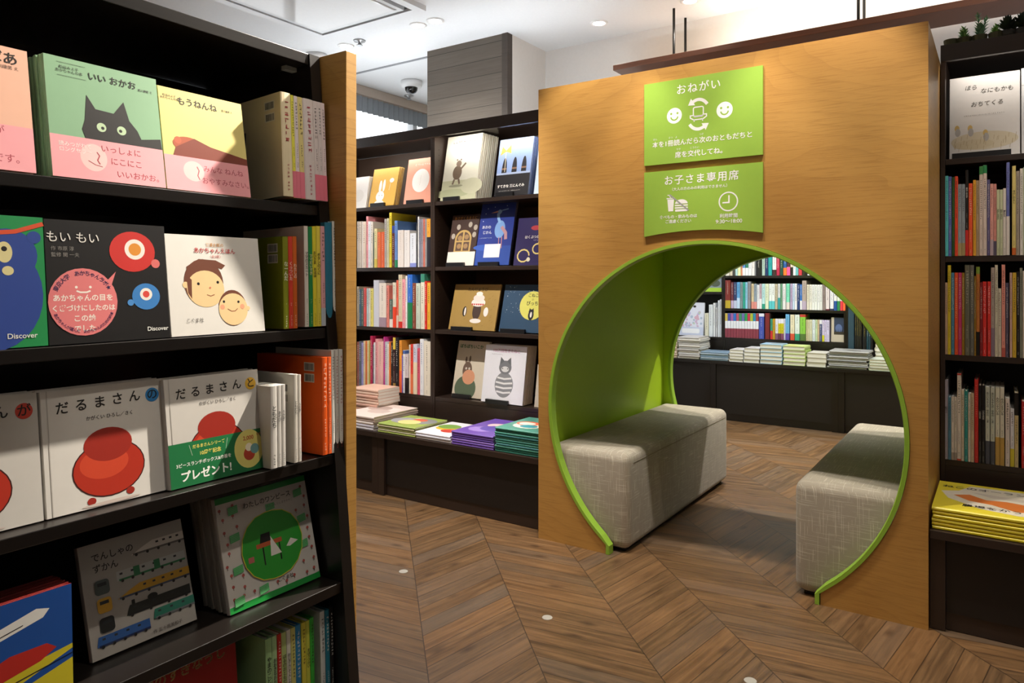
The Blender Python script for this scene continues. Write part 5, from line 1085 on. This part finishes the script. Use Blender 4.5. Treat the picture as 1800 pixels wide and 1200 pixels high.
# ================================================================ stacks lying on the counters
PK = ['E0B8A4', 'D8A894', 'E4C4B0']
YS = YC+.012
def near(p0, p1, top, Y, zc, n): return U(p0, Y), U(p1, Y), (ZY((p0+p1)/2, top, Y)-zc)/n
def tp_blob(cols, seed):
    def f(w_, d_):
        rnd = random.Random(seed); out = []
        for c in cols:
            cx_, cy_, r = rnd.uniform(.3, .7)*w_, rnd.uniform(.3, .7)*d_, rnd.uniform(.12, .28)*min(w_, d_)
            out.append(([(cx_+r*1.3*math.cos(i*.52), cy_+r*math.sin(i*.52)) for i in range(12)], c))
        return out
    return f
x1 = U(664, 3.02); stack(x1-.22, x1, 3.02, .18, ZC, 10, .0172, PK, '{} magazine from the top in the pinkish stack at the counter back', 'pinkish magazines at the counter back', jit=.007, hard=False, seed=3)
x1 = U(657, YS); stack(x1-.26, x1, YS, .355, ZC, 5, .0146, ['E6D4CC', 'DCC8C0', 'E8DCD4', 'D4D0DC', 'E0DCE4'][::-1], '{} book from the top in the pale pink stack by the oak end', 'pale pink stack on the low counter', top=tp_blob(['EEE4DE', 'B8A098', 'C8B4AC'], 2), spine='front', seed=4)
stack(U(664, YS), U(729, YS), YS, .26, ZC, 5, .0098, ['A8B860', 'D8D4B4', 'B4BC70', 'C8C49C', '98AC50'], '{} book from the top in the green grey stack with red corner', 'green grey stack on the low counter', top=tp_blob(['DCE0C0', '8C8C8C', 'A0A0A4', 'D8603C', 'E8D88C'], 5), seed=5)
stack(U(731, YS), U(792, YS), YS, .30, ZC, 3, .0115, ['EDE6E2', 'E4E4F0', 'EAE6EC'], '{} book from the top in the white stack beside the purple one', 'white stack on the low counter', top=tp_blob(['F4F0EA', 'E8603C', 'E8B83C', 'C84A3C', '7CA04C'], 11), seed=6)
stack(U(795, YS), U(868, YS), YS, .375, ZC, 6, .0108, ['7C5AB8', '6A4AA8', '8C6CC4', '5C409C'], '{} book from the top in the purple stack on the counter', 'purple stack on the low counter', top=tp_blob(['8A68C4', '9C80D0', 'E8C0C8', '5A44A4'], 6), seed=7)
stack(U(871, YS), TX0-.014, YS, .30, ZC, 11, .0101, ['3C8878', '2E7468', '4C9484', '3A7C80'], '{} book from the top in the teal stack next to the tunnel', 'teal stack on the low counter', top=tp_blob(['F0E8D8', 'EE6A44', 'F0E8D8', '3C9AA8'], 7), seed=8)
def tp_yellow(w_, d_):
    return [([(.04*w_, .62*d_), (.20*w_, .70*d_), (.30*w_, .92*d_), (.98*w_, .93*d_), (.98*w_, .12*d_), (.70*w_, .10*d_), (.40*w_, .16*d_), (.12*w_, .38*d_)], 'EDE6D2'), ([(.16*w_, .52*d_), (.30*w_, .60*d_), (.45*w_, .48*d_), (.62*w_, .52*d_), (.90*w_, .46*d_), (.92*w_, .28*d_), (.70*w_, .22*d_), (.5*w_, .34*d_), (.3*w_, .38*d_)], 'E8843C'), ([(.30*w_, .70*d_), (.9*w_, .66*d_), (.9*w_, .56*d_), (.5*w_, .58*d_)], 'D8CFC0')]
YY = 2.752; x0 = TX1+.010
zt = stack(x0, x0+.33, YY, .375, .331, 6, .0117, ['E6D426', 'DCC81E', 'ECDC3C'], '{} book from the top in the bright yellow stack by the tunnel', 'yellow stack beside the tunnel', top=tp_yellow, jit=.002, seed=9)
yb = find('first book from the top in the bright yellow')[0]
text('ねこのオーランドー', .036, paper(BK), yb, (.175, .305, .0121), (1, 0, 0), (0, 1, 0), name='title_lettering', bold=.02); text('農場をかう', .034, paper(BK), yb, (.165, .075, .0121), (1, 0, 0), (0, 1, 0), name='title_lettering', bold=.015)
def far(x0, x1, tpy, n, cols, label, group, dp=.2, Y=YC2+.012, sp='front', z0=ZC2, **k):
    p0, p1 = 1160+x0/3.334, 1160+x1/3.334; X0, X1 = U(p0, Y), U(p1, Y); th = (ZY((p0+p1)/2, 420+tpy/3.334, Y)-z0)/n-.0005
    return stack(X0, X1, Y, dp, z0, n, th, cols, label, group, spine=sp, **k)
far(40, 100, 590, 8, ['D8C4B4', 'C8B4A4'], '{} magazine from the top in the brownish far stack at the green edge', 'brownish far stack', hard=False)
far(108, 232, 575, 11, ['D8D4D0', 'B8B4B4', 'C8C8CC'], '{} magazine from the top in the tall grey far stack', 'tall grey far stack', dp=.26, hard=True, jit=.008)
far(238, 400, 662, 6, ['8CA4B8', 'A8B8C8', '7890A8'], '{} magazine from the top in the low blue grey far stack', 'low blue grey far stack', hard=False)
far(407, 488, 648, 4, ['DCDCE0'], '{} book from the top in the white far stack nearer the post', 'white far stack nearer the post', sp='fore', top=tp_blob(['A8A0A0', 'C8C4C4'], 3))
far(492, 583, 640, 4, ['D4D6DC'], '{} book from the top in the white far stack beside the pale blue one', 'white far stack beside the pale blue one', sp='fore', top=tp_blob(['A89C98', 'C0B8B4'], 4))
far(587, 716, 618, 5, ['A4CCE8', '94C0E0'], '{} book from the top in the pale blue far stack', 'pale blue far stack', sp='fore_r', top=tp_blob(['C8D8E0', '8CA0A8'], 5))
far(722, 852, 628, 5, ['CCE08C', 'BCD874'], '{} book from the top in the pale lime far stack', 'pale lime far stack', sp='fore_r', top=tp_blob(['E0E8A8', 'D8C468'], 6))
far(862, 975, 668, 3, ['D8D4CC', 'C8C4BC'], '{} book from the top in the cream far stack between lime and grey', 'cream far stack', sp='fore', dp=.22)
far(986, 1218, 658, 10, ['A8A8A8', '8A8C90', 'B8B8B8'], '{} magazine from the top in the long dark grey far stack', 'long dark grey far stack', dp=.24, hard=True, jit=.010, top=tp_blob(['9A9890', '7A7870'], 8))
far(1226, 1390, 708, 4, ['C8D4C0', 'D0D8CC'], '{} book from the top in the pale far stack at the round rim', 'pale far stack at the round rim', sp='fore', dp=.2)
far(1262, 1390, 612, 6, ['E6E2DC', 'DCD4C0', 'D8C8A8'], '{} book from the top in the cream pile behind the rim stack', 'cream pile behind the rim stack', sp='fore', dp=.12, Y=YC2+.225)

# ================================================================ small things
for px, py, lb in ((709, 1004, 'small white round floor sticker nearest the low counter'), (962, 1085, 'small white round floor sticker in front of the tunnel'), (1319, 1196, 'small white round floor sticker at the bottom edge')):
    d = H*F/(py-HY); a = (px-CX)/F; x, y = d*(-S+C*a), d*(C+S*a)
    MB().lathe([(0, .0012), (.017, .0012), (.018, .0002)], 0, 0, 28).build('floor_sticker', mat('A6A49C', .5), None, loc=(x, y, 0)); tag(COL.objects[-1], lb, 'sticker', 'white floor stickers')
# plants on the bookcase top
rnd = random.Random(12)
def leafblade(mb, p, d, l, wd, m=0):
    d = d.normalized(); s_ = d.cross(Vector((0, 0, 1))); s_ = s_.normalized() if s_.length > .01 else Vector((1, 0, 0)); up = s_.cross(d)
    a, b_, c_, e = p, p+d*l*.45+s_*wd+up*wd*.3, p+d*l, p+d*l*.45-s_*wd+up*wd*.3
    mb.quad([a, b_, c_], m); mb.quad([a, c_, e], m)
def sprig(px, top, label, cols, n=5, spread=.5, nl=26, Y=3.225):
    X = U(px, Y); z0 = ZT-.0075; h_ = ZY(px, top, Y)-z0
    t = thing('potted_plant', label, 'plant', (X, Y, z0)); f = MB(); st_ = MB()
    st_.lathe([(0, 0), (.022, 0), (.026, .028), (.022, .028), (0, .022)], 0, 0, 14)
    for k in range(n):
        an = rnd.uniform(0, 2*math.pi); tilt = rnd.uniform(0, spread) if k else .05; hh = h_*(1 if k == 0 else rnd.uniform(.55, .9))
        d = Vector((math.sin(tilt)*math.cos(an), math.sin(tilt)*math.sin(an)*.6, math.cos(tilt)))
        side = d.cross(Vector((0, 1, 0))).normalized()
        st_.quad([Vector((0, 0, .02))-side*.002, Vector((0, 0, .02))+side*.002, d*hh+side*.001, d*hh-side*.001])
        for i in range(nl):
            q = .25+.75*i/nl; a2 = i*2.4; rad = d.orthogonal().normalized(); rad.rotate(Matrix.Rotation(a2, 3, d))
            leafblade(f, d*hh*q, rad*.8+d*.8, .030*(1.15-.6*q), .0034, i % 2)
    st_.build('stem', mat('4A4A30', .7), t, fix=False); f.build('foliage', [mat(c, .55) for c in cols], t, fix=False)
sprig(1672, 76, 'lowest pale green conifer sprig on the bookcase top beside the oak', ('8CAC74', 'A8C48C'), 4, .7, 18)
sprig(1695, 50, 'green conifer sprig on the bookcase top, between pale and tall ones', ('5C9450', '8CBC6C'), 6, .7)
sprig(1722, 26, 'tallest blue green conifer sprig standing on the bookcase top', ('5C9068', '88B48C'), 5, .28, 34)
sprig(1751, 46, 'bright green conifer sprig beside the dark leafy plants', ('70B054', 'A4D474'), 5, .5)
def rosette(px, top, label, cols, Y=3.235):
    X = U(px, Y); z0 = ZT-.0075; h_ = ZY(px, top, Y)-z0
    t = thing('potted_plant', label, 'plant', (X, Y, z0)); f = MB(); p = MB(); p.lathe([(0, 0), (.028, 0), (.032, .03), (.028, .03), (0, .024)], 0, 0, 14)
    for k in range(46):
        a = k*2.4; q = k/46; d = Vector((math.cos(a)*(1-q*.8), math.sin(a)*(1-q*.8), .35+q)); b0 = Vector((0, 0, .02+h_*.6*q))
        leafblade(f, b0+d*.012, d, .045*(1.1-.4*q), .010, k % 2)
    p.build('pot', mat('2A2724', .6), t, smooth=True); f.build('foliage', [mat(c, .45) for c in cols], t, fix=False)
rosette(1771, 50, 'dark green leafy rosette plant next to the bright conifer sprig', ('1E2E20', '2C3E2A'))
rosette(1797, 44, 'dark leafy rosette plant at the frame edge on the bookcase top', ('1A281C', '283A28'))
# printing belongs to the cover or plate it is printed on
PRINT = ('title_lettering', 'cover_picture', 'spine_print', 'spine_lettering', 'barcode_print', 'lettering', 'smiling_face', 'turning_arrow', 'chair_pictogram', 'clock_pictogram', 'drink_pictogram', 'burger_pictogram', 'crossing_line')
for o in list(COL.objects):
    if o.parent and o.parent.type == 'EMPTY' and o.name.split('.')[0] in PRINT:
        for q in o.parent.children:
            if q.name.split('.')[0] in ('cover', 'acrylic_plate'): o.parent = q; break
